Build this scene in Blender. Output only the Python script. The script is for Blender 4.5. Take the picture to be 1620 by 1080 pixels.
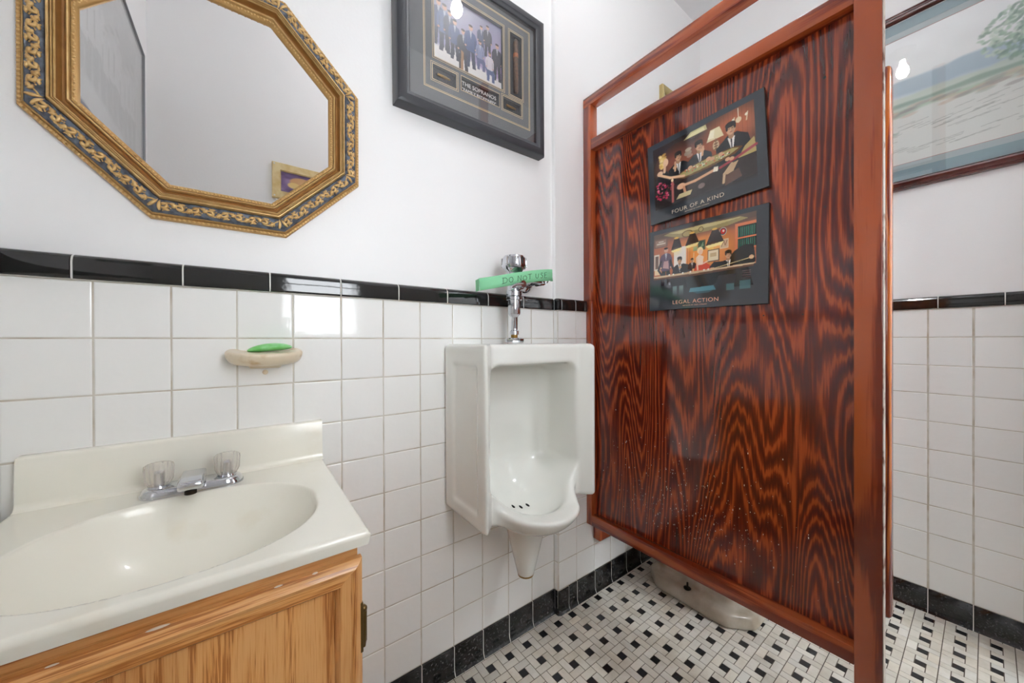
import bpy, bmesh, math, random
import numpy as np
from mathutils import Matrix, Vector
for o in list(bpy.data.objects): bpy.data.objects.remove(o, do_unlink=True)
SC = bpy.context.scene
COL = SC.collection
PI = math.pi
random.seed(7)
NR = np.random.RandomState(5)

# ------------------------------------------------------------------ camera
FPX, YAW, PITCH, ROLL = 563.1072, .9284, -.0029, .0034      # solved from the wall tiling
cam = bpy.data.objects.new('camera', bpy.data.cameras.new('camera'))
COL.objects.link(cam)
cam.data.sensor_fit = 'HORIZONTAL'; cam.data.sensor_width = 36
cam.data.lens = FPX * 36 / 1620
cam.data.clip_start = .01
Fw = Vector((math.cos(YAW)*math.cos(PITCH), math.sin(YAW)*math.cos(PITCH), math.sin(PITCH)))
Rt = Vector((math.sin(YAW), -math.cos(YAW), 0)); Up = Rt.cross(Fw)
cr, sr = math.cos(ROLL), math.sin(ROLL)
X_ = Rt*cr - Up*sr; Y_ = Rt*sr + Up*cr
cam.matrix_world = Matrix(((X_.x, Y_.x, -Fw.x, 0), (X_.y, Y_.y, -Fw.y, -1.028), (X_.z, Y_.z, -Fw.z, 1.0731), (0, 0, 0, 1)))
SC.camera = cam

# ------------------------------------------------------------------ world, daylight, exposure
SC.view_settings.view_transform = 'Standard'
SC.view_settings.look = 'None'
SC.view_settings.gamma = 1
SC.view_settings.use_curve_mapping = False
SC.view_settings.exposure = 0.03
SC.cycles.diffuse_bounces = 8
SC.cycles.max_bounces = 14
SC.cycles.transparent_max_bounces = 12
SC.cycles.caustics_reflective = False
SC.cycles.caustics_refractive = False
SKY = 15.0
W = bpy.data.worlds.new('sky'); SC.world = W; W.use_nodes = True
W.node_tree.nodes['Background'].inputs[0].default_value = (.92, .96, 1, 1)
W.node_tree.nodes['Background'].inputs[1].default_value = SKY
BULB_STRENGTH = 185.0
ADDED_HALL_STRENGTH = 250.0  # output of the extra globe in the added hall
WIN = (.16, .56, 1.09, 1.80)      # window opening in the wall behind the camera: x0 x1 z0 z1
pl = bpy.data.lights.new('window_daylight', 'AREA'); pl.shape = 'RECTANGLE'
pl.size = WIN[1]-WIN[0]; pl.size_y = WIN[3]-WIN[2]; pl.cycles.is_portal = True
plo = bpy.data.objects.new('window_daylight', pl); COL.objects.link(plo)
plo.location = ((WIN[0]+WIN[1])/2, -1.30, (WIN[2]+WIN[3])/2); plo.rotation_euler = (-PI/2, 0, 0)
plo.rotation_euler = (PI/2, 0, PI)      # -Z of the lamp points to +Y

# ------------------------------------------------------------------ helpers
def lin(c):
    return tuple((v/255/12.92 if v/255 <= .04045 else ((v/255+.055)/1.055)**2.4) for v in c)
def mat(name, rgb=(200, 200, 200), rough=.5, metal=0, coat=0, spec=.5, ior=1.5, trans=0, bump=0, bscale=40, var=None):
    m = bpy.data.materials.new(name); m.use_nodes = True
    nt = m.node_tree; b = nt.nodes['Principled BSDF']
    c = lin(rgb) + (1,)
    b.inputs['Base Color'].default_value = c
    b.inputs['Roughness'].default_value = rough
    b.inputs['Metallic'].default_value = metal
    b.inputs['Coat Weight'].default_value = coat
    b.inputs['Coat Roughness'].default_value = .06
    b.inputs['Specular IOR Level'].default_value = spec
    b.inputs['IOR'].default_value = ior
    b.inputs['Transmission Weight'].default_value = trans
    if bump or var:
        tc = nt.nodes.new('ShaderNodeTexCoord')
        n = nt.nodes.new('ShaderNodeTexNoise'); n.inputs['Scale'].default_value = bscale
        n.inputs['Detail'].default_value = 4
        nt.links.new(tc.outputs['Object'], n.inputs['Vector'])
        if bump:
            bp = nt.nodes.new('ShaderNodeBump'); bp.inputs['Strength'].default_value = bump
            bp.inputs['Distance'].default_value = .002
            nt.links.new(n.outputs['Fac'], bp.inputs['Height']); nt.links.new(bp.outputs['Normal'], b.inputs['Normal'])
        if var:
            n2 = nt.nodes.new('ShaderNodeTexNoise'); n2.inputs['Scale'].default_value = var[1]; n2.inputs['Detail'].default_value = 5
            nt.links.new(tc.outputs['Object'], n2.inputs['Vector'])
            r = nt.nodes.new('ShaderNodeValToRGB')
            r.color_ramp.elements[0].position = var[2]; r.color_ramp.elements[1].position = var[3]
            r.color_ramp.elements[0].color = lin(var[0]) + (1,); r.color_ramp.elements[1].color = c
            nt.links.new(n2.outputs['Fac'], r.inputs['Fac']); nt.links.new(r.outputs['Color'], b.inputs['Base Color'])
    return m
def attr_mat(name, rough=.3, coat=0, bump=0, spec=.5, dirt=0):
    m = mat(name, rough=rough, coat=coat, spec=spec)
    nt = m.node_tree; b = nt.nodes['Principled BSDF']
    a = nt.nodes.new('ShaderNodeVertexColor'); a.layer_name = 'Col'
    src = a.outputs['Color']
    if dirt:
        tc = nt.nodes.new('ShaderNodeTexCoord')
        n = nt.nodes.new('ShaderNodeTexNoise'); n.inputs['Scale'].default_value = 9; n.inputs['Detail'].default_value = 8; n.inputs['Roughness'].default_value = .65
        nt.links.new(tc.outputs['Object'], n.inputs['Vector'])
        r = nt.nodes.new('ShaderNodeValToRGB'); r.color_ramp.elements[0].position = .3; r.color_ramp.elements[1].position = .55
        r.color_ramp.elements[0].color = (1-dirt, 1-dirt*1.15, 1-dirt*1.4, 1); r.color_ramp.elements[1].color = (1, 1, 1, 1)
        nt.links.new(n.outputs['Fac'], r.inputs['Fac'])
        mx = nt.nodes.new('ShaderNodeMix'); mx.data_type = 'RGBA'; mx.blend_type = 'MULTIPLY'; mx.inputs['Factor'].default_value = 1
        nt.links.new(src, mx.inputs['A']); nt.links.new(r.outputs['Color'], mx.inputs['B']); src = mx.outputs['Result']
    nt.links.new(src, b.inputs['Base Color'])
    if bump:
        tc2 = nt.nodes.new('ShaderNodeTexCoord'); nb = nt.nodes.new('ShaderNodeTexNoise'); nb.inputs['Scale'].default_value = 26; nb.inputs['Detail'].default_value = 2
        nt.links.new(tc2.outputs['Object'], nb.inputs['Vector'])
        bp = nt.nodes.new('ShaderNodeBump'); bp.inputs['Strength'].default_value = bump; bp.inputs['Distance'].default_value = .004
        nt.links.new(nb.outputs['Fac'], bp.inputs['Height']); nt.links.new(bp.outputs['Normal'], b.inputs['Normal'])
    return m
def wood(name, axis, dark, mid, light, rings=6, cross=9, along=.9, fibre=160, rough=.25, coat=.6, distort=1.2, fib=.35, bump=.15, k0=.25, k1=.75, k3=2.6):
    """grain runs along the given axis; contour bands of a stretched noise make the cathedral figure"""
    m = mat(name, rough=rough, coat=coat); nt = m.node_tree; b = nt.nodes['Principled BSDF']; L = nt.links.new
    tc = nt.nodes.new('ShaderNodeTexCoord')
    def mapped(c, a):
        mp = nt.nodes.new('ShaderNodeMapping')
        mp.inputs['Scale'].default_value = [a if i == axis else c for i in range(3)]
        L(tc.outputs['Object'], mp.inputs['Vector']); return mp.outputs['Vector']
    n = nt.nodes.new('ShaderNodeTexNoise'); n.inputs['Scale'].default_value = 1; n.inputs['Detail'].default_value = 1.6
    n.inputs['Roughness'].default_value = .42; n.inputs['Distortion'].default_value = distort*.25
    L(mapped(cross, along), n.inputs['Vector'])
    mu = nt.nodes.new('ShaderNodeMath'); mu.operation = 'MULTIPLY'; mu.inputs[1].default_value = rings*PI*2
    L(n.outputs['Fac'], mu.inputs[0])
    n3 = nt.nodes.new('ShaderNodeTexNoise'); n3.inputs['Scale'].default_value = 1; n3.inputs['Detail'].default_value = 3
    L(mapped(fibre*.35, 6), n3.inputs['Vector'])
    ad = nt.nodes.new('ShaderNodeMath'); ad.operation = 'MULTIPLY_ADD'; ad.inputs[1].default_value = k3
    L(n3.outputs['Fac'], ad.inputs[0]); L(mu.outputs[0], ad.inputs[2])
    sn = nt.nodes.new('ShaderNodeMath'); sn.operation = 'SINE'; L(ad.outputs[0], sn.inputs[0])
    mr = nt.nodes.new('ShaderNodeMapRange'); mr.inputs['From Min'].default_value = -1; L(sn.outputs[0], mr.inputs['Value'])
    n2 = nt.nodes.new('ShaderNodeTexNoise'); n2.inputs['Scale'].default_value = 1; n2.inputs['Detail'].default_value = 6
    L(mapped(fibre, fibre*.03), n2.inputs['Vector'])
    mx = nt.nodes.new('ShaderNodeMath'); mx.operation = 'MULTIPLY_ADD'; mx.inputs[1].default_value = fib*2
    sub = nt.nodes.new('ShaderNodeMath'); sub.operation = 'SUBTRACT'; sub.inputs[1].default_value = .5
    L(n2.outputs['Fac'], sub.inputs[0]); L(sub.outputs[0], mx.inputs[0]); L(mr.outputs['Result'], mx.inputs[2])
    r = nt.nodes.new('ShaderNodeValToRGB'); e = r.color_ramp.elements
    e[0].position = k0; e[0].color = lin(dark)+(1,); e[1].position = k1; e[1].color = lin(light)+(1,)
    q = e.new((k0+k1)/2); q.color = lin(mid)+(1,)
    L(mx.outputs[0], r.inputs['Fac'])
    # slow tone variation of the stain
    n4 = nt.nodes.new('ShaderNodeTexNoise'); n4.inputs['Scale'].default_value = 1; n4.inputs['Detail'].default_value = 2
    L(mapped(5, 1.7), n4.inputs['Vector'])
    r4 = nt.nodes.new('ShaderNodeValToRGB'); r4.color_ramp.elements[0].position = .35; r4.color_ramp.elements[1].position = .65
    r4.color_ramp.elements[0].color = (.72, .68, .66, 1); r4.color_ramp.elements[1].color = (1.0, 1.0, 1.0, 1)
    L(n4.outputs['Fac'], r4.inputs['Fac'])
    mm = nt.nodes.new('ShaderNodeMix'); mm.data_type = 'RGBA'; mm.blend_type = 'MULTIPLY'; mm.inputs['Factor'].default_value = 1
    L(r.outputs['Color'], mm.inputs['A']); L(r4.outputs['Color'], mm.inputs['B'])
    L(mm.outputs['Result'], b.inputs['Base Color'])
    bp = nt.nodes.new('ShaderNodeBump'); bp.inputs['Strength'].default_value = bump; bp.inputs['Distance'].default_value = .0006
    L(n2.outputs['Fac'], bp.inputs['Height']); L(bp.outputs['Normal'], b.inputs['Normal'])
    return m
def glass_pane_mat(name):
    m = bpy.data.materials.new(name); m.use_nodes = True; nt = m.node_tree; nt.nodes.clear()
    o = nt.nodes.new('ShaderNodeOutputMaterial'); mx = nt.nodes.new('ShaderNodeMixShader'); t = nt.nodes.new('ShaderNodeBsdfTransparent')
    g = nt.nodes.new('ShaderNodeBsdfGlossy'); g.inputs['Roughness'].default_value = 0.01
    lw = nt.nodes.new('ShaderNodeLayerWeight'); lw.inputs['Blend'].default_value = .5
    pw_ = nt.nodes.new('ShaderNodeMath'); pw_.operation = 'POWER'; pw_.inputs[1].default_value = 5
    fr = nt.nodes.new('ShaderNodeMath'); fr.operation = 'MULTIPLY_ADD'; fr.inputs[1].default_value = .92; fr.inputs[2].default_value = .055
    nt.links.new(lw.outputs['Facing'], pw_.inputs[0]); nt.links.new(pw_.outputs[0], fr.inputs[0]); nt.links.new(fr.outputs[0], mx.inputs[0]); nt.links.new(t.outputs[0], mx.inputs[1]); nt.links.new(g.outputs[0], mx.inputs[2])
    nt.links.new(mx.outputs[0], o.inputs[0]); return m
def emis(name, rgb, s):
    m = bpy.data.materials.new(name); m.use_nodes = True; b = m.node_tree.nodes['Principled BSDF']
    b.inputs['Base Color'].default_value = (*rgb, 1); b.inputs['Emission Color'].default_value = (*rgb, 1)
    b.inputs['Emission Strength'].default_value = s; return m

class M:
    """mesh collector in world coordinates"""
    def __init__(s): s.v = []; s.f = []; s.c = []
    def add(s, V, F, col=None):
        b = len(s.v); s.v += [tuple(p) for p in V]; s.f += [tuple(i+b for i in f) for f in F]
        if col is not None: s.c += [col]*len(V)
        return s
    def box(s, x0, x1, y0, y1, z0, z1, r=0, seg=2, col=None):
        bm = bmesh.new(); bmesh.ops.create_cube(bm, size=1)
        for v in bm.verts:
            v.co = ((x0+x1)/2+v.co.x*(x1-x0), (y0+y1)/2+v.co.y*(y1-y0), (z0+z1)/2+v.co.z*(z1-z0))
        if r: bmesh.ops.bevel(bm, geom=bm.edges[:], offset=r, segments=seg, affect='EDGES', profile=.5)
        bm.verts.index_update()
        s.add([v.co[:] for v in bm.verts], [[v.index for v in f.verts] for f in bm.faces], col); bm.free(); return s
    def tube(s, pts, rad, n=12, cap=True, sx=1, col=None):
        pts = [Vector(p) for p in pts]; rad = rad if hasattr(rad, '__len__') else [rad]*len(pts)
        V = []; F = []; prev = None
        for i, p in enumerate(pts):
            t = (pts[min(i+1, len(pts)-1)]-pts[max(i-1, 0)]).normalized()
            if prev is None:
                a = Vector((0, 0, 1)) if abs(t.z) < .9 else Vector((1, 0, 0)); u = t.cross(a).normalized()
            else: u = (prev - t*prev.dot(t)).normalized()
            w = t.cross(u); prev = u
            for k in range(n):
                a = 2*PI*k/n; V.append(p+u*math.cos(a)*rad[i]+w*math.sin(a)*rad[i]*sx)
        for i in range(len(pts)-1):
            for k in range(n): F.append((i*n+k, i*n+(k+1) % n, (i+1)*n+(k+1) % n, (i+1)*n+k))
        if cap: F.append(tuple(range(n-1, -1, -1))); F.append(tuple((len(pts)-1)*n+k for k in range(n)))
        return s.add(V, F, col)
    def lathe(s, prof, c=(0, 0, 0), axis=2, n=32, fl=0, nf=0):
        """prof: list of (radius, height) along axis from c"""
        V = []; F = []
        for r, h in prof:
            for k in range(n):
                a = 2*PI*k/n; rr = r*(1+fl*math.cos(nf*a)); q = [0, 0, 0]
                i, j = [(1, 2), (2, 0), (0, 1)][axis]
                q[i] = c[i]+rr*math.cos(a); q[j] = c[j]+rr*math.sin(a); q[axis] = c[axis]+h; V.append(q)
        m = len(prof)
        for i in range(m-1):
            for k in range(n): F.append((i*n+k, i*n+(k+1) % n, (i+1)*n+(k+1) % n, (i+1)*n+k))
        F.append(tuple(range(n-1, -1, -1))); F.append(tuple((m-1)*n+k for k in range(n)))
        return s.add(V, F)
    def ball(s, c, r, sc=(1, 1, 1), n=10, m=6):
        prof = [(max(1e-5, math.sin(PI*i/m)), -math.cos(PI*i/m)) for i in range(m+1)]; V = []; F = []
        for rr, h in prof:
            for k in range(n):
                a = 2*PI*k/n; V.append((c[0]+r*sc[0]*rr*math.cos(a), c[1]+r*sc[1]*rr*math.sin(a), c[2]+r*sc[2]*h))
        for i in range(m):
            for k in range(n): F.append((i*n+k, i*n+(k+1) % n, (i+1)*n+(k+1) % n, (i+1)*n+k))
        return s.add(V, F)
    def prism(s, poly, axis, a, b, col=None):
        """extrude a 2-D polygon (in the two other axes, cyclic order) from a to b along axis"""
        i, j = [(1, 2), (2, 0), (0, 1)][axis]; V = []
        for h in (a, b):
            for p in poly:
                q = [0, 0, 0]; q[i] = p[0]; q[j] = p[1]; q[axis] = h; V.append(q)
        n = len(poly)
        return s.add(V, [tuple(range(n-1, -1, -1)), tuple(range(n, 2*n))]+[(k, (k+1) % n, n+(k+1) % n, n+k) for k in range(n)], col)
    def build(s, name, m, parent=None, smooth=None, **kw):
        me = bpy.data.meshes.new(name)
        off = Vector(parent['_o']) if parent is not None else Vector((0, 0, 0))
        me.from_pydata([tuple(Vector(v)-off) for v in s.v], [], s.f)
        bm = bmesh.new(); bm.from_mesh(me); bmesh.ops.recalc_face_normals(bm, faces=bm.faces); bm.to_mesh(me); bm.free()
        if s.c:
            a = me.color_attributes.new('Col', 'FLOAT_COLOR', 'POINT')
            a.data.foreach_set('color', np.array([(*lin(c), 1) for c in s.c], dtype=np.float32).ravel())
        return finish(name, me, m, parent, smooth, **kw)
def finish(name, me, m, parent, smooth, label=None, cat=None, group=None, kind=None):
    if smooth is not None:
        me.shade_smooth() if hasattr(me, 'shade_smooth') else None
        if smooth < 179: me.set_sharp_from_angle(angle=math.radians(smooth))
    o = bpy.data.objects.new(name, me); COL.objects.link(o); me.materials.append(m)
    if parent is not None:
        o.parent = parent; o['_o'] = list(parent['_o'])
    else: o['_o'] = [0, 0, 0]
    if label: o['label'] = label
    if cat: o['category'] = cat
    if group: o['group'] = group
    if kind: o['kind'] = kind
    return o
def thing(name, loc, label, cat, group=None):
    o = bpy.data.objects.new(name, None); COL.objects.link(o); o.location = loc; o['_o'] = list(loc)
    o.empty_display_size = .05
    o['label'] = label; o['category'] = cat
    if group: o['group'] = group
    return o
def text(name, s, size, at, right, up, m, parent, ext=.0003, label=None, spacing=1.0, align='CENTER', sx=1):
    cu = bpy.data.curves.new(name, 'FONT'); cu.body = s; cu.size = size; cu.extrude = ext; cu.align_x = align; cu.space_character = spacing
    t = bpy.data.objects.new('t', cu); COL.objects.link(t)
    dg = bpy.context.evaluated_depsgraph_get(); me = bpy.data.meshes.new_from_object(t.evaluated_get(dg))
    bpy.data.objects.remove(t, do_unlink=True)
    r = Vector(right).normalized(); u = Vector(up).normalized(); n = r.cross(u); off = Vector(parent['_o'])
    for v in me.vertices: v.co = Vector(at)+r*v.co.x*sx+u*v.co.y+n*v.co.z-off
    me.materials.clear()
    return finish(name, me, m, parent, None, label=label)

def surface_nets(fn, lo, hi, h):
    xs, ys, zs = [np.arange(lo[i]-h, hi[i]+2*h, h) for i in range(3)]
    X, Y, Z = np.meshgrid(xs, ys, zs, indexing='ij'); D = fn(X, Y, Z)
    S = D < 0; nx, ny, nz = D.shape
    acc = np.zeros((nx-1, ny-1, nz-1, 3)); cnt = np.zeros((nx-1, ny-1, nz-1))
    P = np.stack([X, Y, Z], -1)
    for ax in range(3):
        a = [slice(None)]*3; b = [slice(None)]*3; a[ax] = slice(0, -1); b[ax] = slice(1, None); a = tuple(a); b = tuple(b)
        cr_ = S[a] != S[b]; t = D[a]/(D[a]-D[b]+1e-12); pt = P[a]+(P[b]-P[a])*t[..., None]
        pt = pt*cr_[..., None]
        o = [i for i in range(3) if i != ax]
        for d0 in (0, 1):
            for d1 in (0, 1):
                src = [slice(None)]*3
                for q, d in zip(o, (d0, d1)): src[q] = slice(1, None) if d else slice(0, -1)
                src = tuple(src); acc += pt[src]; cnt += cr_[src]
    m = cnt > 0; idx = -np.ones(cnt.shape, int); idx[m] = np.arange(m.sum()); V = acc[m]/cnt[m][:, None]
    F = []
    for ax in range(3):
        o = [i for i in range(3) if i != ax]
        a = [slice(1, -1)]*3; b = [slice(1, -1)]*3; a[ax] = slice(0, -1); b[ax] = slice(1, None)
        cr_ = S[tuple(a)] != S[tuple(b)]; ii = np.argwhere(cr_)
        base = ii.copy(); 
        for q in o: base[:, q] += 1
        def g(d0, d1):
            j = base.copy(); j[:, o[0]] -= d0; j[:, o[1]] -= d1; return idx[j[:, 0], j[:, 1], j[:, 2]]
        F.append(np.stack([g(0, 0), g(1, 0), g(1, 1), g(0, 1)], -1))
    return V, np.concatenate(F)
def sdf_build(name, fn, lo, hi, h, m, parent, **kw):
    V, F = surface_nets(fn, lo, hi, h); me = bpy.data.meshes.new(name)
    me.from_pydata((V-np.array(parent['_o'])).tolist() if parent is not None else V.tolist(), [], F.tolist())
    bm = bmesh.new(); bm.from_mesh(me)
    for _ in range(2): bmesh.ops.smooth_vert(bm, verts=bm.verts, factor=.5, use_axis_x=True, use_axis_y=True, use_axis_z=True)
    bmesh.ops.recalc_face_normals(bm, faces=bm.faces); bm.to_mesh(me); bm.free()
    return finish(name, me, m, parent, 180, **kw)
def s_box(X, Y, Z, c, b, r):
    q = [np.abs(X-c[0])-b[0]+r, np.abs(Y-c[1])-b[1]+r, np.abs(Z-c[2])-b[2]+r]
    return np.sqrt(sum(np.maximum(k, 0)**2 for k in q))+np.minimum(np.maximum(np.maximum(q[0], q[1]), q[2]), 0)-r
def s_ell(X, Y, Z, c, r):
    k = np.sqrt(((X-c[0])/r[0])**2+((Y-c[1])/r[1])**2+((Z-c[2])/r[2])**2)
    k2 = np.sqrt(((X-c[0])/r[0]**2)**2+((Y-c[1])/r[1]**2)**2+((Z-c[2])/r[2]**2)**2)+1e-9
    return k*(k-1)/k2
def smin(a, b, k):
    h = np.clip(.5+.5*(b-a)/k, 0, 1); return b*(1-h)+a*h-k*h*(1-h)
def smax(a, b, k): return -smin(-a, -b, k)

# painted pictures: a fine vertex-coloured grid
class Canvas:
    def __init__(s, w, h, bg):
        s.w, s.h = w, h; s.a = np.zeros((h, w, 3))+np.array(bg, float)
        s.U, s.V = np.meshgrid(np.linspace(0, 1, w), np.linspace(0, 1, h)); s.asp = w/h
    def mix(s, m, c, op=1):
        m = (np.clip(m, 0, 1)*op)[..., None]; s.a = s.a*(1-m)+np.array(c, float)*m; return s
    def ell(s, u, v, ru, rv, c, ang=0, op=1, soft=.15):
        du = (s.U-u)*s.asp; dv = s.V-v; ca, sa = math.cos(ang), math.sin(ang)
        x = (du*ca+dv*sa)/(ru*s.asp); y = (-du*sa+dv*ca)/rv
        return s.mix((1-np.sqrt(x*x+y*y))/soft+.5, c, op)
    def poly(s, P, c, op=1):
        ins = np.zeros(s.U.shape, bool)
        for (x1, y1), (x2, y2) in zip(P, P[1:]+P[:1]):
            if y1 == y2: continue
            ins ^= ((y1 > s.V) != (y2 > s.V)) & (s.U < (x2-x1)*(s.V-y1)/(y2-y1)+x1)
        return s.mix(ins.astype(float), c, op)
    def rect(s, u0, v0, u1, v1, c, op=1): return s.mix(((s.U >= u0) & (s.U <= u1) & (s.V >= v0) & (s.V <= v1)).astype(float), c, op)
    def line(s, P, w, c, op=1):
        for (x1, y1), (x2, y2) in zip(P, P[1:]):
            dx, dy = (x2-x1)*s.asp, y2-y1; px, py = (s.U-x1)*s.asp, s.V-y1
            t = np.clip((px*dx+py*dy)/(dx*dx+dy*dy+1e-12), 0, 1); d = np.hypot(px-t*dx, py-t*dy)
            s.mix((w-d)/(w*.5+.002)+.5, c, op)
        return s
    def noise(s, amp, sc=(8, 8), seed=1):
        r = np.random.RandomState(seed); g = r.rand(sc[1]+2, sc[0]+2)
        x = s.U*sc[0]; y = s.V*sc[1]; i = x.astype(int); j = y.astype(int); fx = x-i; fy = y-j; fx = fx*fx*(3-2*fx); fy = fy*fy*(3-2*fy)
        return ((g[j, i]*(1-fx)+g[j, i+1]*fx)*(1-fy)+(g[j+1, i]*(1-fx)+g[j+1, i+1]*fx)*fy-.5)*2*amp
    def build(s, name, o, right, up, m, parent, label=None):
        """o: lower-left corner, right/up full edge vectors"""
        P = np.array(o)[None, None]+s.U[..., None]*np.array(right)+s.V[..., None]*np.array(up)-np.array(parent['_o'])
        idx = np.arange(s.w*s.h).reshape(s.h, s.w)
        F = np.stack([idx[:-1, :-1], idx[:-1, 1:], idx[1:, 1:], idx[1:, :-1]], -1).reshape(-1, 4)
        me = bpy.data.meshes.new(name); me.from_pydata(P.reshape(-1, 3).tolist(), [], F.tolist())
        c = np.clip(s.a, 0, 255)/255; c = np.where(c <= .04045, c/12.92, ((c+.055)/1.055)**2.4)
        a = me.color_attributes.new('Col', 'FLOAT_COLOR', 'POINT')
        a.data.foreach_set('color', np.concatenate([c, np.ones((s.h, s.w, 1))], -1).astype(np.float32).ravel())
        return finish(name, me, m, parent, None, label=label)

# ------------------------------------------------------------------ materials
m_wall = mat('white_wall_paint', (243, 243, 243), .45, bump=.12, bscale=120)
m_ceil = mat('white_ceiling_paint', (236, 236, 238), .6)
m_tile = attr_mat('white_glazed_tile', .09, coat=.05, bump=.16)
m_black = attr_mat('black_glazed_tile', .07, coat=.4, bump=.10)
m_base = mat('black_base_tile', (16, 16, 18), .2, coat=.3, var=((92, 92, 92), 160, .30, .42), bump=.1, bscale=60)
m_grout = mat('grout', (205, 200, 190), .9, var=((176, 164, 146), 14, .3, .55))
m_whitegrout = mat('white_grout', (228, 226, 220), .8)
m_floor = attr_mat('mosaic_stone', .22, dirt=.2)
m_fgrout = mat('dark_floor_grout', (96, 84, 70), .9, var=((66, 54, 44), 12, .35, .6))
m_ply = wood('stained_plywood', 2, (84, 25, 11), (124, 42, 18), (178, 76, 36), rings=44, cross=4.2, along=.62, fibre=330, rough=.15, coat=.7, distort=.8, fib=.6, bump=.1, k0=-.12, k1=1.45, k3=6.5)
POSTC = ((126, 46, 18), (160, 69, 32), (182, 88, 44))
m_postz = wood('stained_post_wood', 2, *POSTC, rings=3, cross=14, along=.8, fibre=240, rough=.22, coat=.6, fib=.5, bump=.05)
m_posty = wood('stained_rail_wood', 1, *POSTC, rings=3, cross=14, along=.8, fibre=240, rough=.22, coat=.6, fib=.5, bump=.05)
m_doorw = wood('orange_stained_wood', 2, (120, 40, 6), (176, 78, 18), (206, 112, 34), rings=5, cross=30, along=1, fibre=300, rough=.2, coat=.6, fib=.5, bump=.05)
OAK = ((184, 116, 54), (226, 160, 90), (238, 180, 114))
m_oakz = wood('oak_upright_grain', 2, *OAK, rings=12, cross=9, along=.45, fibre=560, rough=.35, coat=.25, fib=1.7, bump=.25, k0=-.35, k1=1.0, k3=6)
m_oakx = wood('oak_level_grain', 0, *OAK, rings=12, cross=9, along=.45, fibre=560, rough=.35, coat=.25, fib=1.7, bump=.25, k0=-.35, k1=1.0, k3=6)
m_raw = mat('bare_white_wood_edge', (196, 184, 172), .8, var=((120, 84, 66), 30, .35, .5))
m_porc = mat('white_vitreous_china', (226, 226, 220), .09, coat=.4)
m_oldporc = mat('aged_toilet_china', (196, 188, 174), .25, coat=.2, var=((170, 158, 140), 12, .35, .6))
m_marble = mat('cream_cultured_marble', (236, 233, 221), .2, coat=.25, var=((226, 218, 198), 7, .25, .42))
m_chrome = mat('chrome', (205, 207, 212), .08, metal=1, bump=.05, bscale=300)
m_brass = mat('tarnished_brass', (150, 118, 62), .35, metal=1)
m_antique = mat('antique_brass', (120, 98, 62), .38, metal=1, bump=.3, bscale=250)
m_acryl = mat('clear_acrylic', (252, 244, 236), .06, trans=.6, ior=1.3); m_acryl.node_tree.nodes['Principled BSDF'].inputs['Alpha'].default_value = .55
m_dish = mat('beige_glazed_ceramic', (222, 207, 182), .3, var=((196, 164, 120), 30, .3, .5))
m_soap = mat('green_soap', (112, 198, 104), .32, var=((156, 218, 160), 30, .35, .6))
m_tape = mat('green_paper_tape', (134, 206, 158), .65, bump=.25, bscale=200)
m_ink = mat('black_ink', (42, 50, 46), .8)
m_mirror = mat('mirror_glass', (250, 250, 250), 0.0, metal=1)
m_cove = mat('brown_gold_wash', (166, 118, 62), .45, metal=.3, var=((146, 100, 50), 40, .3, .6))
m_gold = mat('antique_gold_paint', (214, 178, 120), .38, metal=.4, var=((196, 156, 98), 60, .3, .55))
m_golddark = mat('darker_antique_gold_paint', (190, 150, 92), .42, metal=.35)  # deeper gold tone for the outer and inner mouldings
m_slate = mat('slate_blue_patina', (104, 112, 126), .55, var=((58, 62, 70), 90, .35, .6))
m_pane = glass_pane_mat('picture_glass')
m_bframe = mat('black_painted_frame', (50, 52, 58), .3, coat=.2, bump=.05, bscale=300)
m_graymat = mat('grey_mat_board', (104, 106, 110), .8)
m_darkbox = mat('dark_recess_board', (48, 50, 54), .8)
m_goldline = mat('gold_line', (222, 196, 148), .4)
m_print = attr_mat('printed_picture', .35)
m_gloss = attr_mat('laminated_print', .06, coat=.9)
m_cigar = mat('cigar_leaf', (112, 78, 50), .6, var=((74, 50, 34), 120, .35, .6))
m_band = mat('cigar_band', (176, 96, 40), .4)
m_whitetext = mat('white_lettering', (228, 228, 226), .6)
m_creamtext = mat('cream_lettering', (206, 190, 170), .6)
m_peachtext = mat('peach_lettering', (222, 164, 140), .6)
m_plaqueedge = mat('black_plaque_edge', (14, 14, 15), .2)
m_mahog = mat('mahogany_frame', (92, 40, 38), .22, coat=.6, var=((66, 24, 24), 20, .35, .6))
m_teal = mat('teal_mat_board', (138, 164, 172), .8)
m_teal2 = mat('pale_teal_mat_board', (176, 190, 192), .8)
m_redline = mat('dusty_red_mat_line', (176, 128, 124), .8)
m_whitebev = mat('white_mat_bevel', (232, 230, 226), .8)
m_giltframe = mat('pale_gilt_frame', (186, 166, 112), .4, metal=.4)
m_bronze = mat('dark_bolt_metal', (46, 40, 32), .45, metal=.8)
m_silverframe = mat('thin_grey_metal_frame', (140, 142, 146), .3, metal=.6)
m_yellow = mat('yellow_washed_wood', (232, 212, 160), .5, var=((214, 184, 124), 25, .3, .6))
m_windowframe = mat('white_window_frame', (222, 222, 220), .4)
m_socket = mat('lamp_socket_ceramic', (206, 204, 198), .3)
m_bulb = emis('glowing_bulb', (.98, .985, 1), BULB_STRENGTH)
m_added_hall = emis('added_hall_globe_glow', (.90, .955, 1), ADDED_HALL_STRENGTH)  # emission of the added, unseen hall lamp
m_stain = mat('brown_stain', (170, 130, 84), .7)
m_speck = mat('white_paint_speck', (226, 208, 188), .7)
m_dark = mat('dark_hole', (14, 10, 8), .9)

# ------------------------------------------------------------------ room shell
P = .1095; RH = .1099; ZT = 1.19; CEIL = 2.915
X0, X1, Y0 = -.345, 2.147, -1.245
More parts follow.
